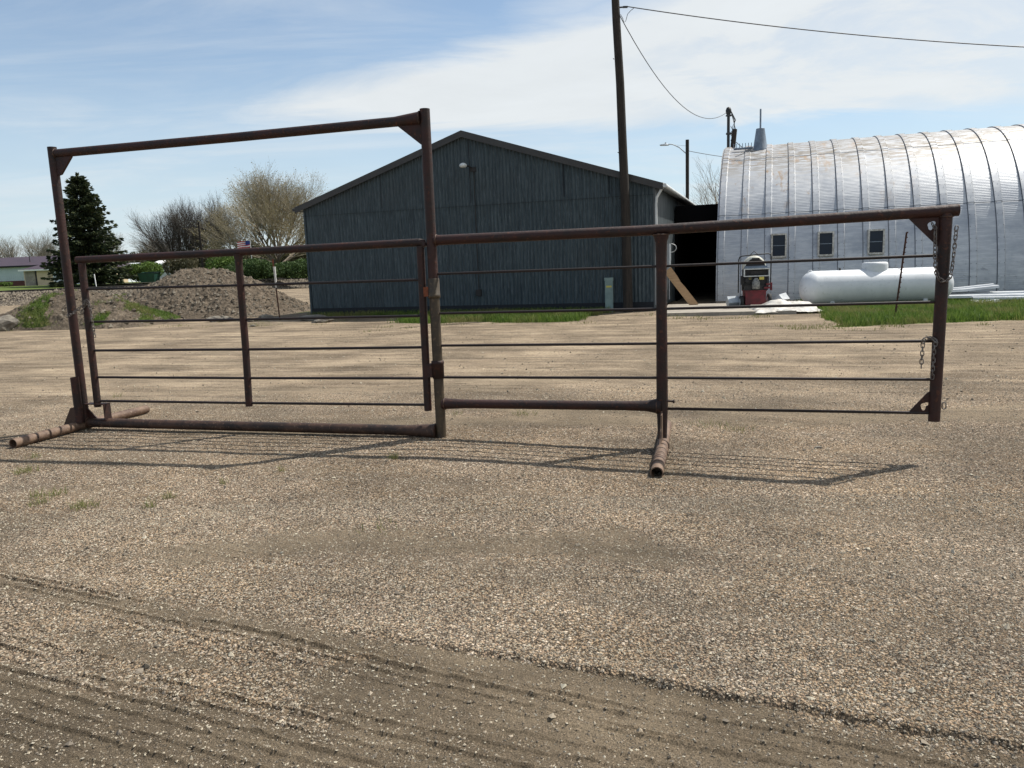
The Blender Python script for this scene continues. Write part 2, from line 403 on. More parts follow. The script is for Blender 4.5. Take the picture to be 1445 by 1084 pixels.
    b2 = t.bump(t.noise(gp, 9, 5, .6), .5, .03, b)
    setp(t, p, 'Normal', b2)
M['ground'] = mat('gravel yard', f_ground)

def f_mound(t, p):
    co = t.n('ShaderNodeTexCoord').outputs['Object']
    gr = t.n('ShaderNodeAttribute', None, attribute_name='grass').outputs['Fac']
    n1 = t.noise(co, 1.6, 8, .7); n2 = t.noise(co, 8, 6, .7)
    c = t.mix(t.ss(n1, .35, .65), (0.117,0.093,0.068), (0.198,0.156,0.114))
    c = t.mix(t.ss(n2, .52, .70), c, (0.251,0.207,0.157))
    c = t.mix(t.ss(n2, .45, .30), c, (0.064,0.05,0.037))
    gc = t.mix(n2, (0.034,0.063,0.011), (0.106,0.133,0.036))
    c = t.mix(t.ss(t.m('ADD', gr, t.m('MULTIPLY', t.m('SUBTRACT', n2, .5), .7)), .42, .62), c, gc)
    setp(t, p, 'Base Color', c)
    setp(t, p, 'Normal', t.bump(t.noise(co, 6, 8, .75), 1., .16))
M['mound'] = mat('rough soil', f_mound, rough=.95, spec=.2)

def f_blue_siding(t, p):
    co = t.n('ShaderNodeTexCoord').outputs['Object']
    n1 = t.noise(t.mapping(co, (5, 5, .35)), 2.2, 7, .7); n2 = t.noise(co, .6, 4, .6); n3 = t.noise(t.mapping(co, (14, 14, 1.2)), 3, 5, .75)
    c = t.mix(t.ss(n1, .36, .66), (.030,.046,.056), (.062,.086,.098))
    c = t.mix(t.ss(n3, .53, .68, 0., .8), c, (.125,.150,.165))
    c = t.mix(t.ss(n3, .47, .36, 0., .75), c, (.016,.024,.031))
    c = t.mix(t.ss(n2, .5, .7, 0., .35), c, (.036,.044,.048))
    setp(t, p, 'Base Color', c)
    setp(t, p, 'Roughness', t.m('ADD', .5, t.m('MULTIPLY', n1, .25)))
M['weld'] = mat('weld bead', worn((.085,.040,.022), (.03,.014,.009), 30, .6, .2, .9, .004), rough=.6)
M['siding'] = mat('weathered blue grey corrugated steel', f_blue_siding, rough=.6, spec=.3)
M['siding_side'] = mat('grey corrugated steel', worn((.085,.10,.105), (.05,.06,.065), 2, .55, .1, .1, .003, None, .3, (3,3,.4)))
M['gutter'] = mat('galvanised gutter', worn((.62,.64,.64), (.5,.52,.52), 4, .4, .3))

def f_quonset(t, p):
    uv = t.n('ShaderNodeUVMap').outputs[0]         # u = metres along the building, v = metres up the arch
    sp_ = t.n('ShaderNodeSeparateXYZ', {0: uv})
    v = sp_.outputs[1]; u_ = sp_.outputs[0]
    rib = t.n('ShaderNodeAttribute', None, attribute_name='rib').outputs['Fac']
    streak = t.noise(t.mapping(uv, (.9, 5, 1)), 1.6, 8, .68); blot = t.noise(uv, .9, 6, .65); rn = t.noise(t.mapping(uv, (1, .6, 1)), 1.5, 6, .7)
    c = t.mix(t.ss(streak, .35, .7), (.40,.415,.44), (.535,.548,.56))
    c = t.mix(t.ss(blot, .48, .66, 0., .6), c, (.29,.315,.355))
    # grime toward the crown, where the weather sits
    c = t.mix(t.m('MULTIPLY', t.ss(v, 4.2, 6.6), t.ss(streak, .42, .56, 0., .9)), c, (.16,.135,.105))
    # rust blotches, most of them by the left end
    rz = t.m('MULTIPLY', t.ss(u_, 9.5, .2), t.ss(rn, .555, .66))
    rz = t.m('MULTIPLY', rz, t.ss(v, 3.0, 4.2))
    c = t.mix(t.m('MULTIPLY', rz, .75), c, (.30,.18,.08))
    dk = t.m('MULTIPLY', t.m('MULTIPLY', t.ss(v, 1.7, .9), t.ss(v, .2, .7)), t.ss(t.noise(t.mapping(uv, (1.2, 2, 1)), 2.5, 7, .75), .54, .66, 0., .55))
    c = t.mix(t.m('MULTIPLY', dk, t.ss(u_, 6.5, 8.)), c, (.12,.13,.15))
    setp(t, p, 'Base Color', c)
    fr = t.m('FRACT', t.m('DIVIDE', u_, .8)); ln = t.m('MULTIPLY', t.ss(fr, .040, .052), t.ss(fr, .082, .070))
    c = t.mix(t.m('MULTIPLY', ln, .75), c, (.09,.095,.11))  # dark line paints the cast shadow along the left riser of each batten
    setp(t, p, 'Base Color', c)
    w = t.n('ShaderNodeTexWave', {'Vector': uv, 'Scale': 4.6, 'Distortion': 1.4, 'Detail': 2, 'Detail Scale': .6}, wave_type='BANDS', bands_direction='Y').outputs['Fac']
    amp = t.m('MULTIPLY', w, t.m('SUBTRACT', 1, rib))
    setp(t, p, 'Normal', t.bump(amp, .40, .008, t.bump(t.noise(uv, 2, 2), .05, .03)))
    setp(t, p, 'Roughness', t.m('ADD', .36, t.m('MULTIPLY', streak, .25)))
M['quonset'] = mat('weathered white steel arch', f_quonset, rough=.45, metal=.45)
M['seam'] = mat('dark sheet seam', None, (.10,.12,.15), .6, .3)  # dark strip marking the sheet laps

# ------------------------------------------------------------------ ground
TR0 = np.array([-41., 61.]); TD = np.array([.48, .877]); TD = TD/np.hypot(*TD)
def track_p(x, y): return (x-TR0[0])*TD[1]-(y-TR0[1])*TD[0]
EL = rad(-22)
def ruts(x, y):
    """coordinates along/across the wheel tracks in the foreground"""
    c = x*math.cos(EL)+(y-3.04)*math.sin(EL); q = -x*math.sin(EL)+(y-3.04)*math.cos(EL)
    return c, q + .05*fbm(c*.8, q*0, 3, 3) + .015*fbm(c*4, q*0+5, 3, 9)
def masks(x, y):
    c, q = ruts(x, y)
    edge_r = sst(-q, -.02, .05)*sst(c, -1.2, .0)
    edge_l = .85*sst(-q, .16, .70)*(1-sst(c, -1.2, .0))
    band1 = .62*np.exp(-((q+.13)/.14)**2)*(1-sst(c, -.2, .6))*sst(c, -6, -2.)
    dirt = np.clip(np.maximum(edge_r+edge_l, band1), 0, 1)
    dirt = dirt*(1-.60*sst(fbm(c*.7, q*3.2, 4, 21), .02, .22))
    d2 = .72*sst(fbm(x*.45, y*1.1, 5, 33), -.02, .26)*sst(y, 2.6, 4.)
    return np.maximum(dirt, d2)
RIBS = [(-.17,-.05,.017,.06,-6,1.2),(-.225,-.05,.020,.06,-6,1.4),(-.29,-.05,.013,.06,-6,1.3),(-.36,-.05,.008,.05,-6,.8),
        (-.10,0,.012,.05,.0,6),(-.175,0,.015,.06,.3,6),(-.26,0,.012,.05,.6,6),(-.36,.01,.014,.06,.1,6),(-.47,0,.012,.06,-.2,6),(-.56,.01,.013,.06,-.8,6),
        (-.56,0,.012,.06,-6,-1.4),(-.64,0,.016,.06,-3,6),(-.71,.0,.010,.05,-6,1),(-.80,-.01,.018,.07,-6,6),(-.87,-.01,.015,.06,-6,6),(-.95,-.01,.013,.06,-6,1.4),
        (-1.03,-.01,.016,.07,-6,6),(-1.12,0,.010,.06,-6,6),(-1.24,0,.014,.07,-6,6),(-1.36,0,.010,.06,-6,6),(-1.5,0,.014,.08,-6,6),(.62,.02,.007,.06,-4,-1.2),(.70,.02,.006,.06,-4,-1.5)]
def height(x, y):
    p = track_p(x, y); slope = -.028*np.clip(x+.7, 0, 4.6)*sst(y, 2.5, 5.)*(1-sst(y, 9, 14))
    bx, by = x-4.7, y-25.1; gd = bx*.317+by*.948
    far = sst(4.2-p, 0, 2.4)*.85*np.where(p > 1.8, 1, 1)
    beyond = np.where(p < -2, -.25*sst(-p, 2, 4)+.65*sst(-p, 5, 22), 0)
    z = far+beyond+slope
    z = z+.035*fbm(x*.45, y*.45, 4, 2)*sst(y, 1, 4)+.012*fbm(x*3, y*3, 3, 4)
    c, q = ruts(x, y)
    near = (1-sst(y, 7, 9))
    z = z-.018*sst(-q+.02*fbm(c*14, q*0, 3, 43), -.008, .016)*sst(c, -1.4, .6)*near*(1+.5*fbm(c*7, q*3, 3, 41))
    # ragged edge and little gullies on the shoulder
    z = z+.010*np.exp(-((q-.03)/.05)**2)*sst(c, -1.2, .4)*(1+1.4*fbm(c*9, q*9, 3, 44))*near
    z = z-.05*np.clip(fbm(c*16, q*2.5, 2, 47)-.02, 0, 1)*np.exp(-((q+.035)/.05)**2)*sst(c, -.4, .6)*near
    # tyre ribs: thin ridges, steep on the side away from the sun
    for k, (q0, kq, a, w0, c0, c1) in enumerate(RIBS):
        dq = q-(q0+kq*c)-.012*fbm(c*2.3, c*0+k, 3, 60+k)-.006*fbm(c*18, c*0+k, 2, 90+k)
        gt_ = sst(fbm(c*1.1, c*0+k*3.7, 3, 51+k), -.26, -.06)*sst(c, c0, c0+.5)*(1-sst(c, c1-.5, c1))*(.75+.9*fbm(c*22, q*20, 2, 120+k))
        z = z+near*1.0*a*gt_*(sst(dq, -.002, .002)-sst(dq, .004, .55*w0))
    # lug marks inside the tracks
    z = z+near*(.011*fbm(c*40, q*40, 3, 71)+.008*fbm(c*5, q*12, 3, 72))*sst(-q, .0, .15)
    # older wheel tracks across the yard
    a = rad(-14); qq = -x*math.sin(a)+y*math.cos(a)+.25*fbm(x*.2, y*.2, 3, 81); cc = x*math.cos(a)+y*math.sin(a)
    for q0, am, wd in ((12.1, .02, .22), (13.9, .022, .2), (10.3, .012, .2), (16.2, .02, .25), (18.4, .018, .3), (9.1, .008, .15)):
        z = z+2.2*am*(fbm(cc*3.2, qq*9, 4, int(q0*3))*1.6)*np.exp(-((qq-q0)/wd)**2)
    z = z+.010*fbm(x*9, y*9, 2, 5)*sst(y, 1, 3)*near
    return z
def groundz(x, y): return float(height(np.array([float(x)]), np.array([float(y)]))[0])
def grow(a, step, fac, end):
    out = []; v = a
    while abs(v-a) < end: v += step; step *= fac; out.append(v)
    return out
xs = np.array(sorted([-3.4-v for v in grow(0, .03, 1.035, 320)]+list(np.arange(-3.4, 2.5, .0125))+[2.5+v for v in grow(0, .03, 1.035, 320)]))
ys = np.array([-60, -30, -12, -5, -1, .6, 1.4, 1.8, 2.0]+list(np.arange(2.1, 3.75, .0042))+[3.75+v for v in grow(0, .0055, 1.0088, 22)])
ys = np.concatenate([ys, ys[-1]+np.array(grow(0, .2, 1.04, 900))])
X, Y = np.meshgrid(xs, ys); Z = height(X, Y)
Pt = track_p(X, Y)
mk_d = masks(X, Y)
# grass mask: behind the track, right verge, strip by the barn
def grassmask(x, y):
    p = track_p(x, y)
    lawn = sst(-p, 3.6, 5.)
    rv = sst(x-7.3-.30*(y-17.2)+1.2*fbm(x*.9, y*.9, 3, 15), -.4, .4)*sst(y-(17.4-.02*x)+.9*fbm(x*.8, y*.8, 3, 16), -.2, .3)*(1-sst(x-y*.31-11.5, 4, 9)*0)
    rv = rv*(1-sst(y, 60, 70))
    br = -x*math.sin(rad(-18.5))+y*math.cos(rad(-18.5)); c = x*math.cos(rad(-18.5))+y*math.sin(rad(-18.5))
    b0 = -4.7*math.sin(rad(-18.5))+25.1*math.cos(rad(-18.5)); c0 = 4.7*math.cos(rad(-18.5))+25.1*math.sin(rad(-18.5))
    st = sst(br-b0+1.2*fbm(x*.9, y*.9, 3, 17), -4.4, -3.6)*(1-sst(br-b0, -.2, .1))*sst(c-c0, -8.2, -6.6)*(1-sst(c-c0, -2.4, -1.0))
    st2 = .6*sst(br-b0, -1.3, -.6)*(1-sst(br-b0, -.2, .1))*sst(c-c0, -13, -12)*(1-sst(c-c0, -8.2, -6.6))
    lft = .5*sst(br-b0, -1, 3)*sst(-(c-c0), 13, 14)*(1-sst(-(c-c0), 17, 20))*(1-sst(br-b0, 8, 16))
    return np.clip(np.maximum.reduce([lawn, rv, st, st2, lft]), 0, 1)
mk_g = grassmask(X, Y)
mk_b = sst(4.6-Pt, 0, .5)*sst(Pt+3.8, 0, .5)
mk_r = sst(Y, 7.5, 12.5)*(1-sst(Y, 800, 900))
ny, nx = X.shape
idx = np.arange(nx*ny).reshape(ny, nx)
Fq = np.stack([idx[:-1, :-1].ravel(), idx[:-1, 1:].ravel(), idx[1:, 1:].ravel(), idx[1:, :-1].ravel()], 1)
np_mesh('ground', np.stack([X.ravel(), Y.ravel(), Z.ravel()], 1), Fq, M['ground'], smooth=True,
        attrs={'dirt': ('POINT', mk_d.ravel()), 'grass': ('POINT', mk_g.ravel()), 'road': ('POINT', mk_r.ravel()), 'ballast': ('POINT', mk_b.ravel())}, kind='structure')

# loose stones lying on the surface
def stones(n, ymin, ymax, smin, smax, power, seed, dirtkeep=.18):
    R = np.random.RandomState(seed)
    y = ymin+(ymax-ymin)*R.rand(n)**power; x = (R.rand(n)*1.5-.75)*(y+.6)
    d = masks(x, y); keep = (R.rand(n) > d*(1-dirtkeep)); x = x[keep]; y = y[keep]; n = len(x)
    s = smin+(smax-smin)*R.rand(n)**2.5
    z = height(x, y)
    base = np.array([[1,0,0],[-1,0,0],[0,1,0],[0,-1,0],[0,0,1],[0,0,-1]], float)
    fc = np.array([[0,2,4],[2,1,4],[1,3,4],[3,0,4],[2,0,5],[1,2,5],[3,1,5],[0,3,5]])
    sc = s[:, None]*(.6+.7*R.rand(n, 3)); sc[:, 2] *= .7
    V = base[None]*sc[:, None, :]*(1+.5*(R.rand(n, 6, 1)-.5))
    V += (R.rand(n, 6, 3)-.5)*s[:, None, None]*.6
    a = R.rand(n)*6.283; ca, sa = np.cos(a), np.sin(a)
    Vx = V[:, :, 0]*ca[:, None]-V[:, :, 1]*sa[:, None]; Vy = V[:, :, 0]*sa[:, None]+V[:, :, 1]*ca[:, None]
    V = np.stack([Vx+x[:, None], Vy+y[:, None], V[:, :, 2]+z[:, None]+s[:, None]*.25], 2)
    Fa = (fc[None]+(np.arange(n)*6)[:, None, None]).reshape(-1, 3)
    return V.reshape(-1, 3), Fa, np.repeat(R.rand(n), 8)
parts = [stones(190000, 2.1, 5.4, .0022, .0068, 1.0, 1, .22), stones(110000, 5.0, 10.5, .0030, .0085, 1.0, 2), stones(1500, 2.1, 12, .008, .018, 1.0, 3, .5), stones(5000, 9, 24, .008, .02, 1., 4)]
off = 0; VV = []; FF = []; AA = []
for v, f, a in parts: VV.append(v); FF.append(f+off); AA.append(a); off += len(v)
np_mesh('gravel', np.concatenate(VV), np.concatenate(FF), M['stone'], attrs={'rnd': ('FACE', np.concatenate(AA))}, kind='stuff',
        label='loose crushed stones scattered over the gravel yard', cat='gravel')

# ------------------------------------------------------------------ grass
def blades(pts, hmin, hmax, wd, seed, lean=.5):
    R = np.random.RandomState(seed); pts = np.asarray(pts, float); n = len(pts)
    h = hmin+(hmax-hmin)*R.rand(n); a = R.rand(n)*6.283; ln = h*lean*R.rand(n); b = R.rand(n)*6.283
    dx, dy = np.cos(a)*wd/2, np.sin(a)*wd/2; lx, ly = np.cos(b)*ln, np.sin(b)*ln
    z0 = pts[:, 2]-.01
    V = np.stack([np.stack([pts[:,0]-dx, pts[:,1]-dy, z0], 1), np.stack([pts[:,0]+dx, pts[:,1]+dy, z0], 1),
                  np.stack([pts[:,0]+dx*.7+lx*.4, pts[:,1]+dy*.7+ly*.4, z0+h*.6], 1), np.stack([pts[:,0]-dx*.7+lx*.4, pts[:,1]-dy*.7+ly*.4, z0+h*.6], 1),
                  np.stack([pts[:,0]+lx, pts[:,1]+ly, z0+h], 1)], 1).reshape(-1, 3)
    o = np.arange(n)*5
    F = np.concatenate([np.stack([o, o+1, o+2], 1), np.stack([o, o+2, o+3], 1), np.stack([o+3, o+2, o+4], 1)])
    return V, F, np.tile(R.rand(n), 3)
def grass_obj(name, pts, hmin, hmax, wd, seed, m='grass', lean=.5, label=None):
    V, F, A = blades(pts, hmin, hmax, wd, seed, lean)
    return np_mesh(name, V, F, M[m], attrs={'rnd': ('FACE', A)}, kind='stuff', label=label, cat='grass')
def sample(n, x0, x1, y0, y1, seed, thr=.35, clump=1.2, mask=grassmask):
    R = np.random.RandomState(seed); x = x0+(x1-x0)*R.rand(n); y = y0+(y1-y0)*R.rand(n)
    g_ = mask(x, y)+.7*fbm(x*clump, y*clump, 3, seed)
    k = (g_ > thr+.25*R.rand(n)) & (mask(x, y) > .02); x = x[k]; y = y[k]
    return np.stack([x, y, height(x, y)], 1)
pR = sample(150000, 6.5, 26, 16.4, 26.5, 5, .35); grass_obj('grass', pR, .05, .24, .018, 6, lean=.9, label='green grass verge in front of the arched metal building')
pB = sample(70000, -10.5, 5.5, 20.5, 28.8, 8, .22); grass_obj('grass', pB, .08, .26, .018, 9, lean=.9, label='patch of green grass along the foot of the dark barn')
tuft = []
R_ = np.random.RandomState(3)
for x, y, r, n in ((-4.33,6.64,.10,90),(-3.75,5.83,.07,45),(-3.61,5.87,.09,60),(-3.19,5.5,.11,100),(-3.62,5.65,.09,50),(-2.67,5.4,.05,35),(-2.62,5.64,.05,35),(-1.97,6.32,.04,25),
                   (-1.07,6.59,.05,50),(.13,8.49,.16,60),(2.03,7.85,.25,70),(-.67,8.56,.1,25),(2.25,7.6,.18,50),(-2.35,6.0,.05,20),(-4.6,7.2,.07,25),(-.9,4.75,.15,22),(-5.6,10.8,.12,30)):
    a = R_.rand(n)*6.283; q = r*R_.rand(n)**.8; px = x+q*np.cos(a); py = y+q*np.sin(a)
    tuft.append(np.stack([px, py, height(px, py)], 1))
grass_obj('grass', np.concatenate(tuft), .03, .085, .005, 12, 'grass_dry', 1.2, label='sparse tufts of yellowing grass growing out of the gravel')

R_ = np.random.RandomState(31); sc_ = []
for x0, x1, y0, y1, n in ((6.2, 13, 16.2, 18.2, 2600), (-4, 4.5, 20.6, 24.2, 2600), (4.5, 8.5, 20.6, 22.6, 900), (-10, -5, 24, 29, 1600), (-18, -9, 25.4, 27.6, 1500)):
    x = x0+(x1-x0)*R_.rand(n); y = y0+(y1-y0)*R_.rand(n); k = fbm(x*1.3, y*1.3, 3, 61) > .10; x = x[k]; y = y[k]; sc_.append(np.stack([x, y, height(x, y)], 1))
grass_obj('grass', np.concatenate(sc_), .03, .10, .014, 33, 'grass_dry', 1.0, label='thin weedy grass fading into the gravel before the buildings')
# ------------------------------------------------------------------ pipe panel with gate
GM = Vector((-.713, 7.406, 0)); GA = rad(-15)
panel = empty('livestock_panel', (GM.x, GM.y, groundz(GM.x, GM.y)), 'rust-brown welded pipe livestock panel with a tall gate arch standing on the gravel', 'panel gate', GA)
def P(s, z, d=0): return (s, d, z)
def pipe(name, pts, r, mt='pipe', n=16, parent=panel, hollow=0, label=None):
    return MB().tube([P(*q) for q in pts], r, n, hollow=hollow).build(name, M[mt], parent, label=label)
RM = .0455
XZ = Matrix(((1,0,0,0),(0,0,1,0),(0,1,0,0),(0,0,0,1)))      # local xy polygon -> s,z plane
# tall arch
pipe('post', [(-4.235, .05), (-4.235, 1.4), (-4.235, 3.065)], [RM]*3)
pipe('post', [(0, 1.50), (0, 3.10)], .0475)
pipe('post', [(0, -.01), (0, 1.42)], .049, 'pipe_low', label='lower olive brown half of the middle post')
pipe('header_pipe', [(-4.20, 2.995), (-2, 2.998), (-.30, 3.010), (-.04, 3.022)], [.045, .045, .046, .062])
pipe('base_pipe', [(-4.2, .075), (-3, .07), (-.35, .062), (-.05, .058)], [.052, .051, .053, .075], 'basep')
mb = MB().prism([(-4.22, 2.98), (-3.975, 2.98), (-4.0, 2.94), (-4.15, 2.775), (-4.22, 2.76)], .03, XZ); mb.build('gusset', M['pipe'], panel)
mb = MB().prism([(-.29, 2.98), (-.02, 2.99), (-.02, 2.77), (-.05, 2.785)], .03, XZ); mb.build('gusset', M['pipe'], panel)
# hinge sleeve and collar on the middle post
mb = MB().lathe([(.050,1.36),(.058,1.362),(.060,1.385),(.058,1.40),(.056,1.402),(.056,1.54),(.052,1.55)], 20); mb.build('hinge_collar', M['pipe_low'], panel)
mb = MB().lathe([(.050,.585),(.058,.588),(.058,.725),(.062,.73),(.062,.755),(.05,.76)], 20); mb.build('hinge_collar', M['pipe'], panel)
mb = MB(); mb.tube([P(-.035,1.44),P(-.10,1.44)], .016, 8); mb.box((-.115,-.03,1.38), (-.045,.03,1.47)); mb.build('hinge_lug', M['rust_orange'], panel)
mb = MB(); mb.tube([P(-.035,.68),P(-.12,.68)], .018, 8); mb.box((-.105,-.035,.60), (-.05,.035,.73)); mb.build('hinge_lug', M['pipe'], panel)
# right hand panel
pipe('top_pipe', [(.03, 1.905), (2, 1.905), (4.15, 1.945), (4.475, 1.953)], [.048, .0455, .0455, .0475], hollow=.86)
pipe('post', [(2.14, .03), (2.14, .36), (2.14, 1.55), (2.14, 1.80), (2.14, 1.87)], [.040, .052, .0465, .052, .074])
pipe('post', [(4.37, .235), (4.375, .9), (4.385, 1.93)], [.046, .0475, .049], hollow=.86)
pipe('bottom_pipe', [(.03, .335), (.25, .335), (1.8, .335), (2.0, .335), (2.13, .335)], [.056, .044, .044, .050, .075])
for z, zr in ((1.59, 1.60), (1.215, 1.225), (.905, .905), (.595, .585), (.312, .302)):
    a = .03 if z > .5 else 2.17
    pipe('rail', [(a, z), (2.14, z), (4.35, zr)], .0125, 'rod', 10)
def gusset_plate(poly, hole):
    """triangle plate with a key shaped hole, cut as a ring of quads"""
    cx, cz = hole; n = 36
    inner = []
    for i in range(n):
        th = 2*math.pi*i/n; r = .022+.020*max(0, math.cos(1.5*(th-.55)))**2
        inner.append((cx+r*math.cos(th), cz+r*math.sin(th)))
    outer = []
    for i in range(n):
        th = 2*math.pi*i/n; d = (math.cos(th), math.sin(th)); best = 9
        for k in range(len(poly)):
            x1, y1 = poly[k]; x2, y2 = poly[(k+1)%len(poly)]; ex, ey = x2-x1, y2-y1
            den = d[0]*ey-d[1]*ex
            if abs(den) < 1e-9: continue
            t_ = ((x1-cx)*ey-(y1-cz)*ex)/den; u_ = ((x1-cx)*d[1]-(y1-cz)*d[0])/den
            if t_ > 0 and -1e-6 <= u_ <= 1+1e-6: best = min(best, t_)
        outer.append((cx+d[0]*best, cz+d[1]*best))
    mb = MB(); vs = []
    for y in (-.006, .006): vs += [P(a, b, y) for a, b in inner]+[P(a, b, y) for a, b in outer]
    fs = []
    for i in range(n):
        j = (i+1)%n
        fs += [(i, j, n+j, n+i), (2*n+j, 2*n+i, 3*n+i, 3*n+j), (j, i, 2*n+i, 2*n+j), (n+i, n+j, 3*n+j, 3*n+i)]
    mb.add(vs, fs); return mb
gusset_plate([(4.11, 1.905), (4.345, 1.91), (4.345, 1.66)], (4.275, 1.845)).build('gusset', M['pipe'], panel)
gusset_plate([(4.165, .298), (4.33, .296), (4.33, .50)], (4.285, .365)).build('gusset', M['pipe'], panel)
mb = MB(); mb.torus(.055, .03, .005, Matrix.Translation((4.44, 0, .365)), 16, 6); mb.build('latch_ring', M['chain'], panel)
mb = MB(); mb.rod(P(2.17,.385), P(2.235,.38), .009, 8); mb.rod(P(2.235,.38), P(2.25,.379), .017, 8); mb.build('bolt', M['pipe'], panel)
# lumpy weld beads where the pipes meet
def weld(s_, z_, r, axis, sd, parent=panel):
    R = random.Random(sd); k = 22; pts = []
    for i in range(k+1):
        a = 2*math.pi*(i%k)/k; q = r*(1+.03*R.uniform(-1, 1) if i < k else 1)
        if i == k: pts.append(pts[0]); break
        pts.append((s_+(R.uniform(-1, 1)*.002), q*math.cos(a), z_+q*math.sin(a)) if axis == 's' else (s_+q*math.cos(a), q*math.sin(a), z_+R.uniform(-1, 1)*.002))
    MB().tube(pts, [.0045+R.uniform(0, .0035) for _ in pts], 6, cap=False).build('weld', M['weld'], parent)
for i, w in enumerate(((-4.19,2.995,.047,'s'),(-.052,3.022,.060,'s'),(.052,1.905,.049,'s'),(2.14,1.862,.070,'z'),(.055,.335,.056,'s'),(2.092,.335,.064,'s'),(-.058,.058,.072,'s'),(-4.19,.075,.054,'s'),(4.385,1.905,.051,'z'))): weld(*w, 300+i)
# feet
fl = MB().tube([(-4.26, -.92, .045), (-4.26, -.3, .05), (-4.245, .1, .052), (-4.20, .92, .05)], .050, 18, hollow=.84)
fl.build('foot_pipe', M['foot'], panel)
for y in (-.66, -.50):
    b = MB(); b.lathe([(.0515,-.008),(.0535,0),(.0515,.008)], 18, Matrix.Translation((-4.26, y, .048)) @ Matrix.Rotation(math.pi/2, 4, 'X')); b.build('weld_band', M['basep'], panel)
fr = MB().tube([(2.16, -1.0, -.015), (2.155, -.45, -.008), (2.145, .05, -.002), (2.13, .80, -.006)], .052, 18, hollow=.84)
fr.build('foot_pipe', M['foot'], panel)
for y in (-.80, -.62, -.55, -.33, -.28, -.12):
    b = MB(); b.lathe([(.0535,-.012),(.058,0),(.0535,.012)], 18, Matrix.Translation((2.155, y, -.009)) @ Matrix.Rotation(math.pi/2, 4, 'X')); b.build('weld_band', M['foot'], panel)
b = MB().box((2.136, -.17, .04), (2.148, -.03, .28)); b.add([(2.130,-.28,.04),(2.146,-.28,.04),(2.146,-.03,.32),(2.130,-.03,.32),(2.130,-.03,.04),(2.146,-.03,.04)], [(0,1,2,3),(0,3,4),(1,5,2),(0,4,5,1)])
b.build('foot_gusset', M['foot'], panel)
# short sleeve, braces and stop at the left post
b = MB().tube([(-4.225, -.090, .09), (-4.225, -.090, .60)], .043, 16, hollow=.84); b.rod((-4.265,-.10,.41), (-4.235,-.10,.41), .012, 8); b.build('sleeve', M['pipe'], panel)
b = MB().prism([(-4.42, .06), (-4.25, .06), (-4.25, .27), (-4.30, .26)], .05, XZ @ Matrix.Translation((0, 0, -.10))); b.build('brace', M['basep'], panel)
b = MB(); b.box((-3.985, -.05, .11), (-3.91, .05, .122)); b.box((-3.93, -.05, .122), (-3.92, .05, .29)); b.box((-4.185, -.05, .285), (-3.92, .05, .295)); b.prism([(-4.19, .11), (-4.05, .11), (-4.19, .24)], .012, XZ)
b.build('gate_stop', M['pipe'], panel)
# swing gate: a child of the panel, its own rails one level deeper
gate = MB()
gate.tube([P(-4.085, 1.872), P(-2.1, 1.878), P(-.13, 1.892)], .0375, 16)
gate.tube([P(-.13, 1.893), P(-.085, 1.885), P(-.07, 1.85)], [.0375, .038, .030], 14)
gate.tube([P(-4.045, .255), P(-4.03, 1.84)], .0375, 16)
gate.tube([P(-.125, .265), P(-.115, 1.86)], .0375, 16)
gate_o = gate.build('swing_gate', M['pipe'], panel)
b = MB().tube([P(-2.125, .285), P(-2.105, .9), P(-2.095, 1.80), P(-2.095, 1.86)], [.037, .0375, .0375, .052], 16); b.build('upright', M['pipe'], gate_o)
for zl, zr in ((1.555, 1.54), (1.20, 1.195), (.885, .89), (.588, .585), (.322, .322)):
    MB().tube([P(-4.0, zl), P(-2.1, (zl+zr)/2-.004), P(-.13, zr)], .0135, 10).build('rail', M['rod'], gate_o)

def chain(name, pts, label, link_len=.046):
    """links strung along a polyline given in the panel's own axes"""
    root = MB(); W_ = Matrix.Translation(panel.location) @ Matrix.Rotation(GA, 4, 'Z')
    pts = [W_ @ Vector(p) for p in pts]
    # resample
    out = [pts[0]]; acc = 0; step = link_len*.74
    for a, b_ in zip(pts[:-1], pts[1:]):
        L = (b_-a).length; d = step-acc
        while d <= L: out.append(a.lerp(b_, d/L)); d += step
        acc = (L-(d-step))
    o0 = out[0].copy()
    for i in range(len(out)-1):
        t = (out[i+1]-out[i]).normalized(); c = (out[i]+out[i+1])/2-o0
        q = t.to_track_quat('Z', 'X').to_matrix().to_4x4()
        roll = Matrix.Rotation(math.pi/2*(i%2)+.35+rng.uniform(-.25, .25), 4, 'Z')
        root.torus(link_len, link_len*.56, .0042, Matrix.Translation(c) @ q @ roll, 14, 6)
    o = root.build(name, M['chain'], None, label=label, cat='chain'); o.location = o0
    return o
def hang(a, b_, sag, n=14):
    a = Vector(a); b_ = Vector(b_)
    return [a.lerp(b_, i/n)-Vector((0, 0, sag*(1-(2*i/n-1)**2))) for i in range(n+1)]
loop = [(4.285, -.0, 1.855), (4.30, -.05, 1.82), (4.305, -.055, 1.60), (4.315, -.06, 1.47), (4.345, -.07, 1.405), (4.385, -.075, 1.385), (4.42, -.06, 1.42), (4.435, -.055, 1.50), (4.445, -.055, 1.70), (4.452, -.055, 1.84)]
chain('chain', loop, 'long steel chain looped round the top of the right end post')
chain('chain', [(4.30,-.03,.935),(4.335,-.055,.925),(4.345,-.06,.90),(4.33,-.06,.86),(4.325,-.06,.57)], 'chain hanging against the right end post down to the lower rail')
chain('chain', [(4.345,-.045,.91),(4.31,-.035,.94),(4.26,-.03,.925),(4.255,-.02,.90),(4.25,-.02,.66)], 'short chain dangling clear of the right end post from the middle rail')
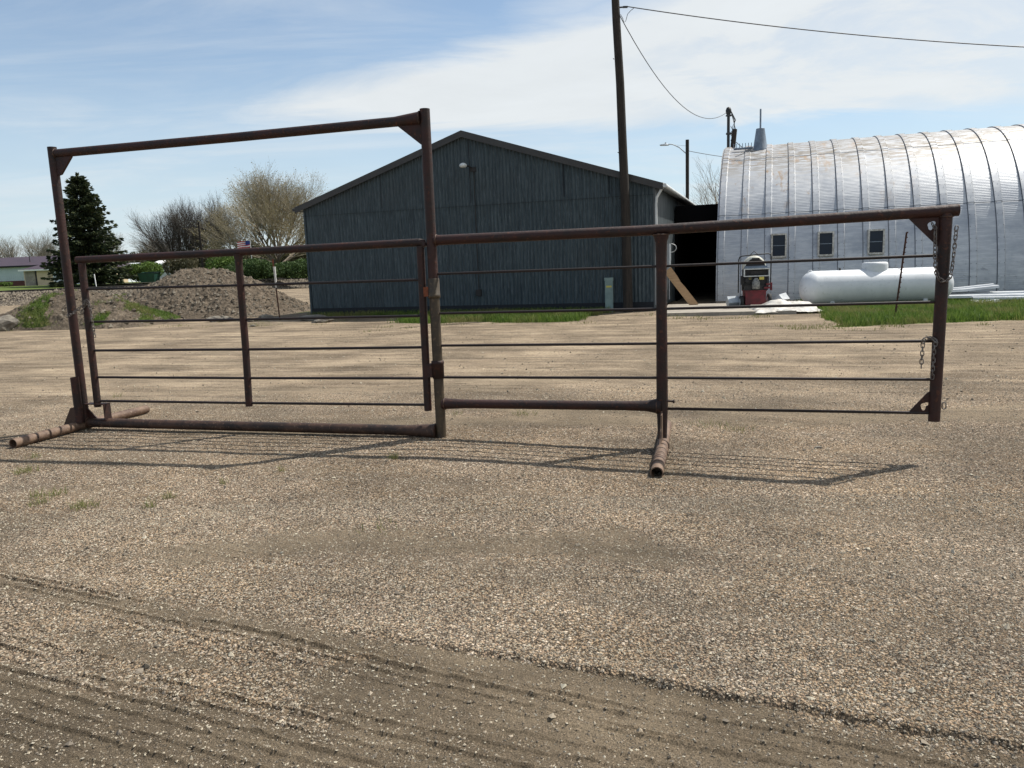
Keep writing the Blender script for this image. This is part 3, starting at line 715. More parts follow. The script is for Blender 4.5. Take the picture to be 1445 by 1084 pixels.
chain('chain', [(-4.285,-.01,1.28),(-4.235,-.055,1.275),(-4.17,-.05,1.30),(-4.08,-.045,1.36),(-4.03,-.052,1.38),(-3.98,-.045,1.40),(-3.965,0,1.41)], 'chain wrapped from the tall left post to the gate stile')
chain('chain', [(-4.05,-.06,1.30),(-3.99,-.055,1.44),(-3.96,-.05,1.43),(-3.945,-.045,1.33),(-3.935,-.04,1.02)], 'loose chain end hanging beside the gate stile on the left')

# ------------------------------------------------------------------ dark barn
BA = rad(-18.5)
barn = empty('barn', (-7.444, 29.162, 0), 'dark blue-grey corrugated gable barn behind the pipe panel', 'barn', BA)
BW, EZ, PZ, BD = 12.84, 3.98, 6.05, 23.
def corr(u0, u1, top, z0, depth=0., pitch=.125, amp=.017, axis='x', off=0.):
    """corrugated sheet; top(u) gives its upper edge"""
    n = int((u1-u0)/pitch)*8; u = np.linspace(u0, u1, n+1); w = amp*np.sin(2*math.pi*u/pitch)
    t_ = np.array([top(a) for a in u]); zb = np.full_like(u, z0)
    if axis == 'x': lo = np.stack([u, off+w, zb], 1); hi = np.stack([u, off+w, t_], 1)
    else: lo = np.stack([off+w, u, zb], 1); hi = np.stack([off+w, u, t_], 1)
    V = np.concatenate([lo, hi]); i = np.arange(n)
    return V, np.stack([i, i+1, n+2+i, n+1+i], 1)
def gable(u): return EZ-.02+(PZ-EZ)*(1-abs(u-BW/2)/(BW/2))
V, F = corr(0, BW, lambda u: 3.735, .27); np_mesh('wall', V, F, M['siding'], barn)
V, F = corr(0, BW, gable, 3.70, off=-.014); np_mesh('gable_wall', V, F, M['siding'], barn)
b = MB(); b.box((-.02, -.040, 3.70), (BW+.02, -.032, 3.707)); b.build('lap_seam', M['band'], barn)
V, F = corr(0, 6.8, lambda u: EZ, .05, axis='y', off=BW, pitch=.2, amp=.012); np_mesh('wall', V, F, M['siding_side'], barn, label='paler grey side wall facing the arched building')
b = MB(); b.box((BW-.03, 6.8, 0), (BW+.01, BD, EZ)); b.box((-.01, 0.02, 0), (.03, BD, EZ)); b.box((0, BD-.03, 0), (BW, BD, EZ))
b.add([(0,BD,EZ),(BW,BD,EZ),(BW/2,BD,PZ)], [(0,1,2)]); b.build('wall', M['siding_side'], barn)
b = MB(); b.box((-.02, -.02, -.1), (BW+.02, .015, .30)); b.build('base_board', M['band'], barn)
b = MB(); b.box((BW-.02, -.035, 0), (BW+.045, .03, EZ-.02)); b.build('corner_trim', M['siding_side'], barn)
b = MB(); b.box((-.045, -.035, 0), (.02, .03, EZ-.02)); b.build('corner_trim', M['siding'], barn)
# roof
oh, of = .30, .16
sl = (PZ-EZ)/(BW/2)
rf = MB()
for sg in (-1, 1):
    xe = BW/2+sg*(BW/2+oh); ze = EZ-sl*oh+.13
    vs = [(BW/2, -of, PZ+.13), (xe, -of, ze), (xe, BD+of, ze), (BW/2, BD+of, PZ+.13)]
    vs += [(x, y, z-.10) for x, y, z in vs]
    rf.add(vs, [(0,1,2,3),(7,6,5,4),(0,4,5,1),(1,5,6,2),(2,6,7,3)])
rf.build('roof', M['galv'], barn)
for sg in (-1, 1):
    fa = MB(); xe = BW/2+sg*(BW/2+oh+.012); ze = EZ-sl*oh+.135
    vs = [(BW/2, -of-.02, PZ+.15), (xe, -of-.02, ze+.012), (xe, -of-.02, ze-.20), (BW/2, -of-.02, PZ-.07)]
    vs += [(x, y+.018, z) for x, y, z in vs]
    fa.add(vs, [(0,1,2,3),(7,6,5,4),(0,4,5,1),(1,5,6,2),(2,6,7,3)])
    fa.build('fascia', M['trim'], barn)
gt = MB(); xe = BW+oh+.015
gt.tube([(xe+.05, -.18, EZ-.03), (xe+.05, BD, EZ-.03)], .065, 8); gt.box((xe-.02, -.17, EZ-.02), (xe+.01, BD, EZ+.06)); gt.build('gutter', M['gutter'], barn)
ds = MB(); ds.tube([(BW+.30, -.10, 3.92), (BW+.10, -.05, 3.60), (BW+.075, -.04, 3.4), (BW+.075, -.04, .2), (BW+.2, -.1, .1)], .045, 8); ds.build('downspout', M['gutter'], barn)
gl = MB(); gl.tube([(-oh-.06, -.18, EZ-.03), (-oh-.06, BD, EZ-.03)], .055, 8); gl.build('gutter', M['trim'], barn)
# yard lamp and conduit on the gable
lm = MB(); lm.lathe([(.02,-.07),(.10,-.05),(.13,0),(.12,.05),(.06,.09),(.02,.1)], 16, Matrix.Translation((6.54, -.42, 5.0))); lo_ = lm.build('gable_lamp', M['lamp_glass'], barn)
MB().tube([(6.56, -.36, 5.0), (6.62, -.2, 5.02), (6.76, -.03, 4.93)], .025, 8).box((6.66, -.09, 4.83), (6.86, -.02, 4.98)).build('lamp_arm', M['black_metal'], lo_)
c_ = MB(); c_.tube([(6.77, -.045, 4.86), (6.78, -.045, .85)], .014, 6); c_.build('conduit', M['black_metal'], barn)
c_ = MB(); c_.box((6.69, -.11, .62), (6.87, -.02, .85)); c_.build('outlet_box', M['black_metal'], barn)
for u in (3.2, 6.6, 9.9, 11.4): MB().box((u, -.034, 3.8), (u+.02, -.022, gable(u)-.05)).build('sheet_joint', M['band'], barn)
mb = MB(); mb.box((BW+.02, 3.0, 1.15), (BW+.13, 3.35, 2.2)); mb.tube([(BW+.1, 3.1, 1.2), (BW+.1, 3.1, .2)], .02, 6); mb.build('meter_box', M['galv'], barn)
mb = MB(); mb.tube([(BW+.05+.22*math.sin(a), 3.9+.12*a/6, 2.05+.16*math.cos(a)) for a in np.linspace(.2, 5.2, 12)], .018, 6); mb.build('cable_loop', M['gutter'], barn)

# connecting shed between the two buildings
shed = empty('connecting_shed', (barn.location.x, barn.location.y, 0), 'low flat-roofed passage, its deep shade painted black, filling the gap between the barn and the arched building', 'shed', BA)
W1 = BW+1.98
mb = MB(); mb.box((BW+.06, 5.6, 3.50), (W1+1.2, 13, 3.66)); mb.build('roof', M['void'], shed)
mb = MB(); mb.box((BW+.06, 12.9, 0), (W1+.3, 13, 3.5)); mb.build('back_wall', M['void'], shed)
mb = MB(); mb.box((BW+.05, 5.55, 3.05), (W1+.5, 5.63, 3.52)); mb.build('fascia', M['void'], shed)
MB().box((BW+.03, 5.7, 0), (BW+.09, 12.9, 3.5)).build('side_wall', M['void'], shed)  # black sheet along the barn wall, painting the shade under the roof

# ------------------------------------------------------------------ arched building
QA = rad(-18.5); QR = 6.15
quon = empty('quonset_building', (7.478, 27.913, 0), 'long white corrugated steel arched building with three small windows', 'building', QA)
def arch(u, v, lift=0):
    th = v/QR; r = QR+lift
    return (u, QR-r*math.cos(th), r*math.sin(th))
LQ = 30.
vmax = math.pi*QR; nv = 110
MOD = .80; u = -.35; edges = []
V = []; UV = []; RB = []; F = []
prof = []
u0 = 0.; k = 0
# profile along u: pan, riser, batten, riser
prof.append((0., 0., 0)); uu = .05
while uu < LQ:
    prof += [(uu, 0., 0), (uu+.012, .036, 1), (uu+.205, .038, 1), (uu+.238, 0., 0)]; uu += MOD
    if uu < LQ:
        prof += [(uu-MOD+.25, 0, 0), (uu-.01, 0, 0)]
prof.append((LQ, 0., 0))
prof = sorted(set(prof))
vv = np.linspace(0, vmax, nv+1)
for i, (a, l, rb) in enumerate(prof):
    for v in vv:
        V.append(arch(a, v, l)); UV.append((a, min(v, vmax-v))); RB.append(rb)
m_ = nv+1
for i in range(len(prof)-1):
    for j in range(nv): F.append((i*m_+j, (i+1)*m_+j, (i+1)*m_+j+1, i*m_+j+1))
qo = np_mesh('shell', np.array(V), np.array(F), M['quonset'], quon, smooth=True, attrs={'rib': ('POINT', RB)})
me = qo.data; uvl = me.uv_layers.new(name='UVMap'); uva = np.array(UV, np.float32)[np.array(F).ravel()]; uvl.data.foreach_set('uv', uva.ravel())
me.shade_smooth()
try: me.set_sharp_from_angle(angle=rad(25))
except Exception: pass
# end walls
for ue in (.02, LQ-.02):
    mb = MB(); ring = [arch(ue, v, -.01) for v in np.linspace(0, vmax, 40)]
    mb.add(ring, [tuple(range(40))]); mb.build('end_wall', M['siding_side'], quon)
# cross seams (lap of one sheet over the next) and rows of bolts
for th in (30.8, 60.):
    mb = MB()
    for i in range(len(prof)-1):
        a, l, _ = prof[i]; b2, l2, _ = prof[i+1]; v = rad(th)*QR
        p0, p1 = arch(a, v, l+.006), arch(b2, v, l2+.006); p2, p3 = arch(b2, v-.028, l2+.008), arch(a, v-.028, l+.008)
        mb.add([p0, p1, p2, p3], [(0,3,2,1)])
    mb.build('lap_seam', M['seam'], quon)
mb = MB(); uu = .05
while uu < 14:
    for du in (.035, .19):
        for v in np.arange(.3, 8.4, .42):
            c = Vector(arch(uu+du, v, .058)); nrm = Vector((0, -math.cos(v/QR), math.sin(v/QR)))
            up_ = Vector((1, 0, 0)); b2 = nrm.cross(up_); r = .014
            mb.add([c+up_*r, c+b2*r, c-up_*r, c-b2*r, c+nrm*.012], [(0,1,4),(1,2,4),(2,3,4),(3,0,4)])
    uu += MOD
mb.build('bolt_row', M['black_metal'], quon, kind='stuff')
# base angle
MB().box((0, -.07, -.05), (LQ, -.015, .09)).build('base_sill', M['concrete'], quon)
# windows
for uc in (2.13, 3.66, 5.24):
    z0, z1, hw = 1.62, 2.34, .205
    y0 = QR-math.sqrt(QR**2-1.5**2)-.10
    fr_ = MB(); t_ = .055; yb = .55
    fr_.box((uc-hw-t_, y0, z0-t_), (uc-hw, yb, z1+t_)); fr_.box((uc+hw, y0, z0-t_), (uc+hw+t_, yb, z1+t_))
    fr_.box((uc-hw, y0, z1), (uc+hw, yb, z1+t_)); fr_.box((uc-hw, y0-.02, z0-t_), (uc+hw, yb, z0))
    w = fr_.build('window', M['frame_wood'], quon)
    MB().box((uc-hw, y0+.05, z0), (uc+hw, y0+.06, z1)).build('pane', M['glass_dark'], w)
    MB().box((uc-hw, y0+.03, (z0+z1)/2-.012), (uc+hw, y0+.05, (z0+z1)/2+.012)).build('glazing_bar', M['cowl'], w)
# roof vent cowl and pipe near the left end, and the ice rake beside it
th = rad(71); c0 = Vector(arch(1.42, th*QR, .02))
mb = MB(); Mx = Matrix.Translation((c0.x, c0.y+.15, c0.z-.10))
mb.lathe([(.33,-.02),(.33,.04),(.27,.12),(.165,.86),(.165,.88),(.03,.90)], 20, Mx); vo = mb.build('roof_vent', M['cowl'], quon)
MB().lathe([(.034,.88),(.034,1.62),(.03,1.63)], 12, Mx).build('vent_pipe', M['cowl'], vo)
mb = MB(); 
a0, a1 = Vector(arch(.42, rad(70)*QR, .10)), Vector(arch(1.15, rad(70)*QR, .10))
mb.tube([a0, a1], .045, 8)
for k in range(7):
    q = a0.lerp(a1, k/6.5); mb.rod(q, q+Vector((.0, .0, .20)), .014, 5)
mb.build('snow_guard', M['cowl'], quon)

# ------------------------------------------------------------------ poles and wires
def gz(x, y): return groundz(x, y)
def wire(name, a, b_, sag, r, label, n=24):
    a = Vector(a); b_ = Vector(b_); pts = [a.lerp(b_, i/n)-Vector((0, 0, sag*(1-(2*i/n-1)**2)))-a for i in range(n+1)]
    o = MB().tube(pts, r, 5).build(name, M['wire'], None, label=label, cat='wire'); o.location = a; return o
pl = empty('utility_pole', (3.86, 25.02, 0), 'tall weathered timber utility pole in front of the barn, cropped at the top', 'pole')
pp = [(0, 0, -.2), (-.02, 0, 1.2), (-.04, .0, 3.2), (-.11, 0, 5.3), (-.16, 0, 7.1), (-.25, 0, 8.95), (-.31, 0, 10.8)]
mb = MB(); mb.tube(pp, [.160, .155, .145, .137, .13, .123, .115], 20); 
for z in np.arange(.8, 9, .7): 
    a = rng.uniform(3.5, 6); mb.rod((-.03*z+.13*math.cos(a), .13*math.sin(a), z), (-.03*z+.17*math.cos(a), .17*math.sin(a), z+.02), .012, 5)
mb.build('pole_shaft', M['pole_wood'], pl)
MB().rod((-.14, 0, 9.32), (.05, 0, 9.33), .025, 8).box((-.04, -.03, 9.30), (.10, .03, 9.35)).build('wire_clamp', M['black_metal'], pl)
MB().tube([(-.12, 0, 9.12), (-.05, 0, 9.0), (-.02, 0, 8.88), (.04, 0, 8.92), (.10, 0, 9.12), (.20, 0, 9.22), (.30, 0, 9.29)], .009, 6).build('drip_loop', M['wire'], pl)
wire('service_wire', (3.93, 25.02, 9.34), (17.28, 22, 6.68+.1), .22, .016, 'thick twisted wire running from the tall pole to the right edge')
wire('service_wire', (3.70, 25.02, 9.12), (11.80, 42., 9.16), 1.35, .014, 'sagging wire from the tall pole down to the service mast')
mast = empty('service_mast', (11.88, 42., 0), 'thin dark service mast with a weatherhead rising behind the arched building', 'mast')
MB().tube([(0,0,0), (0,0,9.15)], .075, 10).build('mast_pipe', M['black_metal'], mast)
MB().lathe([(.08,9.0),(.14,9.12),(.15,9.25),(.10,9.38),(.02,9.42)], 12).build('weatherhead', M['black_metal'], mast)
mb = MB()
for k in range(4): mb.tube([(.1, 0, 9.28), (.25+.05*k, .02*k, 8.75), (.42-.07*k, 0, 8.1+.1*k), (.22, 0, 8.25-.12*k), (.12, 0, 8.45-.25*k)], .016, 5)
mb.box((-.12, -.1, 8.95), (.16, .1, 9.02)); mb.box((-.1, -.1, 8.02), (.2, .1, 8.12)); mb.build('drip_wires', M['wire'], mast)
stub = MB().tube([(-.35,0,0), (-.05,0,6.9), (.08,0,8.28)], .13, 10).build('leaning_post', M['pole_wood'], None, label='short leaning timber post beside the service mast', cat='post'); stub.location = (12.13, 42, 0)
wire('service_wire', (12.3, 42, 7.62), (11.0, 34, 6.05), .15, .02, 'short wire sloping from the leaning post to the roof vent')
lp = empty('street_light', (12.72, 55, 0), 'street light on a dark pole rising behind the barn roof', 'street light')
MB().tube([(0,0,0), (0,0,9.75)], .12, 10).build('pole_shaft', M['pole_wood'], lp)
MB().tube([(0,0,8.75), (-.55,0,9.25), (-1.0,0,9.47), (-1.3,0,9.50)], .035, 8).tube([(0,0,9.33), (-.9,0,9.44)], .01, 5).build('arm', M['galv'], lp)
MB().lathe([(.03,-.06),(.12,-.05),(.13,.02),(.06,.07),(.01,.09)], 12, Matrix.Translation((-1.58, 0, 9.46)) @ Matrix.Scale(2.6, 4, (1,0,0))).rod((-1.5,0,9.5), (-1.5,0,9.62), .05, 8).build('lamp_head', M['galv'], lp)
wire('service_wire', (12.8, 55, 9.0), (18.5, 55, 8.15), .12, .02, 'thin wire from the street light toward the arched roof')

# ------------------------------------------------------------------ things by the buildings
mb = MB(); mb.box((-.13, -.09, -.05), (.13, .09, 1.02)); mb.box((-.145, -.10, 1.02), (.145, .10, 1.12)); ped = mb.build('utility_pedestal', M['pedestal'], None, label='narrow pale green utility pedestal against the barn front', cat='utility box')
ped.location = (3.33, 25.55, 0); ped.rotation_euler = (0, 0, BA)
mb = MB(); mb.box((-.09, -.098, .80), (.09, -.092, .86)); mb.build('notice_plate', M['yellow'], ped)

# concrete apron
SA = rad(-18.5)
slab = MB(); slab.box((0, 0, -.15), (3.7, 4.4, .10)); so_ = slab.build('concrete_slab', M['concrete'], None, kind='structure'); so_.location = (4.45, 22.45, 0); so_.rotation_euler = (0, 0, rad(-14))
# plywood
bd = empty('plywood_board', (6.25, 25.9, .05), 'plywood board with a curved cutout leaning against the barn side', 'board')
mb = MB(); Mx = Matrix.Rotation(rad(-8), 4, 'Z') @ Matrix.Rotation(rad(-36), 4, 'Y')
poly = [(-.13, 0), (.13, 0), (.12, .75), (.10, .95), (.13, 1.15), (.14, 1.55), (-.14, 1.55)]
mb.prism(poly, .02, Mx @ Matrix(((1,0,0,0),(0,0,1,0),(0,1,0,0),(0,0,0,1)))); mb.build('board', M['wood_board'], bd)

# propane tank
tk = empty('propane_tank', (11.14, 23.5, 0), 'white horizontal propane tank on short legs in the grass', 'tank', rad(-5))
Tr, TL, Tz = .52, 4.47, .61
pr = []
for i in range(13):
    a = math.pi/2*i/12; pr.append((Tr*math.sin(a)+.0005, -(TL/2-.42)-.42*math.cos(a)))
pr2 = [(r, -z) for r, z in pr[::-1]]
MX = Matrix.Translation((0, 0, Tz)) @ Matrix.Rotation(math.pi/2, 4, 'Y')
MB().lathe(pr+pr2, 40, MX).build('tank_shell', M['white_paint'], tk)
dm = MB(); dm.lathe([(.38,-.10),(.375,.12),(.36,.19),(.30,.205)], 24, Matrix.Translation((-.02, 0, Tz+Tr)) @ Matrix.Scale(.8, 4, (0,1,0))); dome = dm.build('valve_dome', M['white_paint'], tk)
for x in (-1.35, 1.35):
    MB().box((x-.06, -.35, -.05), (x+.06, .35, Tz-.40)).build('leg', M['white_paint'], tk)
for x in (-1.92, 1.92):
    lg = MB(); lg.torus(.15, .15, .014, Matrix.Translation((x, 0, Tz+Tr-.04 if abs(x) < 1.8 else Tz+Tr-.05)), 16, 6); lg.build('lifting_lug', M['white_paint'], tk)
MB().lathe([(.035,0),(.035,.06),(.02,.07)], 10, Matrix.Translation((-1.05, 0, Tz+Tr-.005))).build('valve', M['black_metal'], tk)
MB().tube([(.38,0,Tz+Tr+.03),(.62,-.05,Tz+Tr+.02),(.66,-.28,Tz+.46),(.55,-.49,Tz+.2),(.46,-.535,Tz-.1)], .006, 5).build('hose', M['black_metal'], tk)

# machine
mc = empty('yard_machine', (7.66, 24.0, .05), 'red and black engine-driven machine with a pale drum and tall push handle', 'machine', rad(-8))
MB().box((-.34, -.30, .12), (.27, .30, .55)).box((-.36,-.32,.53), (.29,.32,.56)).build('red_housing', M['red_metal'], mc)
for x, y, r in ((-.43, -.1, .20), (.40, -.1, .22)):
    w = MB().lathe([(r*.6,-.05),(r,-.045),(r,.045),(r*.6,.05)], 20, Matrix.Translation((x, y, r)) @ Matrix.Rotation(math.pi/2, 4, 'Y')).build('wheel', M['rubber'], mc)
    MB().lathe([(.02,-.055),(r*.55,-.054),(r*.55,.054),(.02,.055)], 16, Matrix.Translation((x, y, r)) @ Matrix.Rotation(math.pi/2, 4, 'Y')).build('rim', M['silver'], w)
hd = MB(); hd.tube([(-.50,.1,.48),(-.50,.05,1.50),(-.47,.05,1.58),(-.40,.05,1.61),(.38,.05,1.66),(.45,.05,1.63),(.47,.05,1.55),(.47,.1,.62)], .018, 8)
hd.tube([(-.16,.05,1.63),(-.05,.05,1.745),(.08,.05,1.64)], .012, 6); hd.build('handle_frame', M['black_metal'], mc)
en = MB(); en.box((-.38,-.28,.56), (.33,.26,.72)); en.box((-.41,-.24,.72),(.36,.2,1.0)); en.tube([(-.40,-.1,.72),(.36,-.1,.72)], .12, 10)
for k in range(7): en.box((-.36,-.30-.005*k,.74+.035*k), (-.12,-.24,.76+.035*k))
en.rod((-.30,-.33,.86), (-.30,-.24,.86), .06, 12); en.tube([(.18,-.30,.62),(.28,-.34,.70),(.30,-.3,.9)], .025, 8); en.build('engine', M['black_metal'], mc)
MB().lathe([(.10,.60),(.12,.63),(.12,.80),(.09,.86),(.05,.93),(.03,.94)], 16, Matrix.Translation((-.04,-.32,0))).build('filter_bowl', M['grey_engine'], mc)
MB().box((.06,-.31,.88),(.20,-.275,.97)).build('sticker', M['yellow'], mc); MB().box((-.26,-.305,.90),(-.17,-.275,.96)).build('sticker', M['yellow'], mc)
hb = MB(); hb.box((-.40,-.34,.98),(-.37,-.24,1.22)); hb.box((.335,-.34,.98),(.365,-.24,1.22)); hb.box((-.37,-.34,.98),(.335,-.24,1.005)); hb.box((-.37,-.34,1.195),(.335,-.24,1.22))
hb.build('hood_frame', M['silver'], mc)
MB().box((-.37,-.30,1.226),(.335,.0,1.25)).box((-.34,-.2,1.25),(.31,.0,1.30)).build('hood_top', M['cowl'], mc)
MB().box((-.365,-.20,1.01),(.33,-.19,1.19)).box((-.2,-.26,1.04),(.15,-.2,1.15)).build('hood_opening', M['black_metal'], mc)
MB().lathe([(.22,-.22),(.325,-.20),(.345,0),(.325,.20),(.22,.22)], 28, Matrix.Translation((-.03,.12,1.27)) @ Matrix.Rotation(math.pi/2, 4, 'X')).build('drum', M['cream'], mc)
MB().box((-.37,-.23,1.0),(.335,.22,1.2)).lathe([(.295,-.02),(.30,.02)], 24, Matrix.Translation((-.03,-.11,1.235)) @ Matrix.Rotation(math.pi/2, 4, 'X')).box((-.13,-.16,1.47),(.09,-.10,1.54)).build('drum_opening', M['black_metal'], mc)
MB().box((.20,-.34,.60),(.44,-.2,.66)).box((.26,-.36,.70),(.43,-.22,.76)).box((.40,-.34,.55),(.44,-.2,.78)).build('red_bracket', M['red_metal'], mc)

# duct pieces
mb = MB(); mb.tube([(0,0,.17),(.30,0,.19),(.72,.05,.10)], [.20,.19,.09], 4, sm=False); d1 = mb.build('duct_piece', M['galv'], None, label='galvanised duct piece lying left of the machine', cat='duct'); d1.location = (6.85, 24.2, .06)
mb = MB(); mb.tube([(0,0,.06),(.30,.0,.20),(.5,.05,.22)], [.06,.17,.20], 4, sm=False); d2 = mb.build('duct_piece', M['galv'], None, label='darker grey duct piece lying right of the machine behind the tarp', cat='duct'); d2.location = (8.25, 24.3, .06)

# tarp
nx_, ny_ = 60, 40
xx, yy = np.meshgrid(np.linspace(0, 1.9, nx_), np.linspace(0, 1.5, ny_))
ex = .26*np.exp(-((xx-.75)/.38)**2-((yy-.85)/.4)**2)+.16*np.exp(-((xx-1.4)/.35)**2-((yy-.9)/.4)**2)
rg = sst(np.minimum(np.minimum(xx, 1.9-xx)*1.4, np.minimum(yy, 1.5-yy)*1.6)+.22*fbm(xx*3, yy*3, 3, 90), .0, .2)
zz_ = (ex+.05+.20*np.abs(fbm(xx*2.4+yy*2, yy*3.2, 4, 91)))*rg+.04*fbm(xx*9, yy*9, 3, 92)-.03
vi = np.arange(nx_*ny_).reshape(ny_, nx_); Fq = np.stack([vi[:-1,:-1].ravel(), vi[:-1,1:].ravel(), vi[1:,1:].ravel(), vi[1:,:-1].ravel()], 1)
tp = np_mesh('tarp', np.stack([xx.ravel()+.12*fbm(yy*4, xx*4, 3, 93).ravel(), yy.ravel(), zz_.ravel()], 1), Fq, M['tarp'], smooth=False, label='crumpled dirty white tarp on the ground in front of the machine', cat='tarp')
tp.location = (6.95, 21.7, .09); tp.rotation_euler = (0, 0, rad(-6))
tp.data.shade_smooth() if hasattr(tp.data, 'shade_smooth') else None

# white metal sheets lying by the arched building
def sheet(x0, y0, L, Wd, z, rz, tilt, label):
    mb = MB(); n = 14; vs = []
    prof_ = [(-Wd/2, 0), (-Wd/2+.02, .06), (-Wd/6, .06), (-Wd/6+.02, 0), (Wd/6, 0), (Wd/6+.02, .06), (Wd/2-.02, .06), (Wd/2, 0)]
    for x in (0, L/2, L):
        for y, zq in prof_: vs.append((x, y, zq-.03*math.sin(math.pi*x/L)))
        for y, zq in prof_: vs.append((x, y, zq-.008-.03*math.sin(math.pi*x/L)))
    fs = []
    for i in range(2):
        for j in range(7):
            a = i*16+j; fs += [(a, a+16, a+17, a+1), (a+8, a+9, a+25, a+24)]
    for i in (0, 2):
        for j in range(7): a = i*16+j; fs.append((a, a+1, a+9, a+8))
    for i in range(2):
        for j in (0, 7): a = i*16+j; fs.append((a, a+8, a+24, a+16))
    mb.add(vs, fs); o = mb.build('steel_sheet', M['whitesheet'], None, label=label, cat='metal sheet', group='white steel sheets dumped beside the arched building')
    o.location = (x0, y0, z); o.rotation_euler = (rad(6), tilt, rz)
sheet(13.0, 23.75, 5.2, .75, .22, rad(-13), rad(-.5), 'widest white sheet, lying under the others and running out of frame')
sheet(12.95, 23.9, 1.95, .5, .36, rad(-10), rad(-3.2), 'short white sheet lying on top of the stack behind the end post')
sheet(13.9, 23.2, 4.2, .5, .16, rad(-16), rad(0), 'white sheet nearest the grass at the right edge')
sheet(13.6, 22.6, .75, .4, .06, rad(-10), 0, 'small scrap of white sheet lying in the grass')

# leaning posts
mb = MB(); mb.box((-.02,-.006,0), (.02,.006,2.12)); mb.box((-.005,-.03,0),(.005,0,2.12)); 
for z in np.arange(.3, 2.1, .12): mb.box((-.02,-.036,z),(.02,-.028,z+.03))
t1 = mb.build('fence_post', M['post_rust'], None, label='rusty steel fence post leaning right in the grass before the propane tank', cat='post'); t1.location = (9.46, 18.88, -.02); t1.rotation_euler = (0, rad(6.5), .2)
mb = MB(); mb.box((-.022,-.006,0), (.022,.006,1.55)); mb.box((-.005,-.03,0),(.005,0,1.55)); t2 = mb.build('fence_post', M['post_rust'], None, label='thin steel fence post with a pale top standing at the edge of the dirt pile', cat='post')
MB().box((-.024,-.034,1.15), (.024,.01,1.9)).build('painted_top', M['frame_wood'], t2); MB().box((-.026,-.036,1.9), (.026,.012,2.15)).build('red_tip', M['rust_orange'], t2)
t2.location = (-8.19, 27.5, 0); t2.rotation_euler = (0, rad(-2.), .3)

# ------------------------------------------------------------------ dirt piles
def pile(name, cx, cy, rx, ry, H, label, seed, rz=0, grass=None, peaks=(), n=150, rough=.20):
    xx, yy = np.meshgrid(np.linspace(-1.15, 1.15, int(n*1.4)), np.linspace(-1.15, 1.15, n))
    d = np.sqrt(xx**2+yy**2)+.12*fbm(xx*2.5, yy*2.5, 4, seed)
    h_ = H*np.clip(1-d, 0, 1)**.8
    if peaks:                                       # ridge line given as (x, height); rounded across
        pxs, phs = zip(*peaks); xm = xx*rx+.35*fbm(xx*rx*.8, yy*ry*.8, 3, seed)
        ridge = np.interp(xm, pxs, phs); yn = yy+.16*fbm(xx*2, yy*2, 3, seed+3)
        h_ = ridge*np.clip(1-np.abs(yn)**1.5, 0, 1)
    e = sst(h_, 0, .35)
    wx, wy = xx*rx, yy*ry
    z = h_+e*(rough*fbm(wx*1.3, wy*1.3, 5, seed+7)+.14*np.abs(fbm(wx*3.6, wy*3.6, 4, seed+9))+.12*fbm(wx*9, wy*9, 2, seed+11))-.06*(1-e)-.03
    lumps = np.clip(fbm(wx*5.2, wy*5.2, 2, seed+21)-.20, 0, .22)*.35*e; z = z+lumps
    gm = np.zeros_like(z) if grass is None else grass(wx, wy, z)
    vi = np.arange(z.size).reshape(z.shape); Fq = np.stack([vi[:-1,:-1].ravel(), vi[:-1,1:].ravel(), vi[1:,1:].ravel(), vi[1:,:-1].ravel()], 1)
    o = np_mesh(name, np.stack([wx.ravel(), wy.ravel(), z.ravel()], 1), Fq, M['mound'], attrs={'grass': ('POINT', gm.ravel())}, label=label, cat='dirt pile')
    o.location = (cx, cy, 0); o.rotation_euler = (0, 0, rz)
    return o, wx, wy, z, gm
def g1(x, y, z): return .75*sst(-x, 2.2, 3.4)*sst(z, .1, .3)*(1-sst(z, 1.1, 1.5))*sst(fbm(x*1.4, y*1.4, 4, 77), -.12, .16)+.35*sst(fbm(x*.9, y*.9, 3, 5), .05, .2)*(x < 0)
pile1 = pile('dirt_pile', -13.1, 33.8, 5.7, 3.3, 2.0, 'large bare brown dirt pile left of the barn', 13, rad(-8), g1,
     [(-5.5,0),(-4.6,.7),(-3.5,1.15),(-2.5,1.42),(-1.65,1.68),(-1.0,1.93),(-.2,2.0),(1.1,1.8),(2.1,1.45),(2.7,1.05),(3.4,.55),(4.0,.2),(4.6,0)], 260)
def g2(x, y, z): return np.clip(.35+1.1*sst(fbm(x*.7, y*.7, 3, 31), -.12, .12)*sst(z, .03, .2), 0, 1)*(1-.8*np.exp(-((x+2.1)/.7)**2-((y+.9)/.7)**2))*sst(z, .0, .12)
pile2 = pile('dirt_pile', -16.6, 29.0, 3.9, 2.2, 1.0, 'low grassy dirt pile at the far left in front of the tracks', 29, rad(-12), g2,
     [(-3.9,0),(-3.3,.35),(-2.4,.55),(-1.6,.80),(-.9,1.15),(-.2,1.3),(.8,1.32),(1.8,1.1),(2.8,.75),(3.6,.45),(4.3,0)], 180)
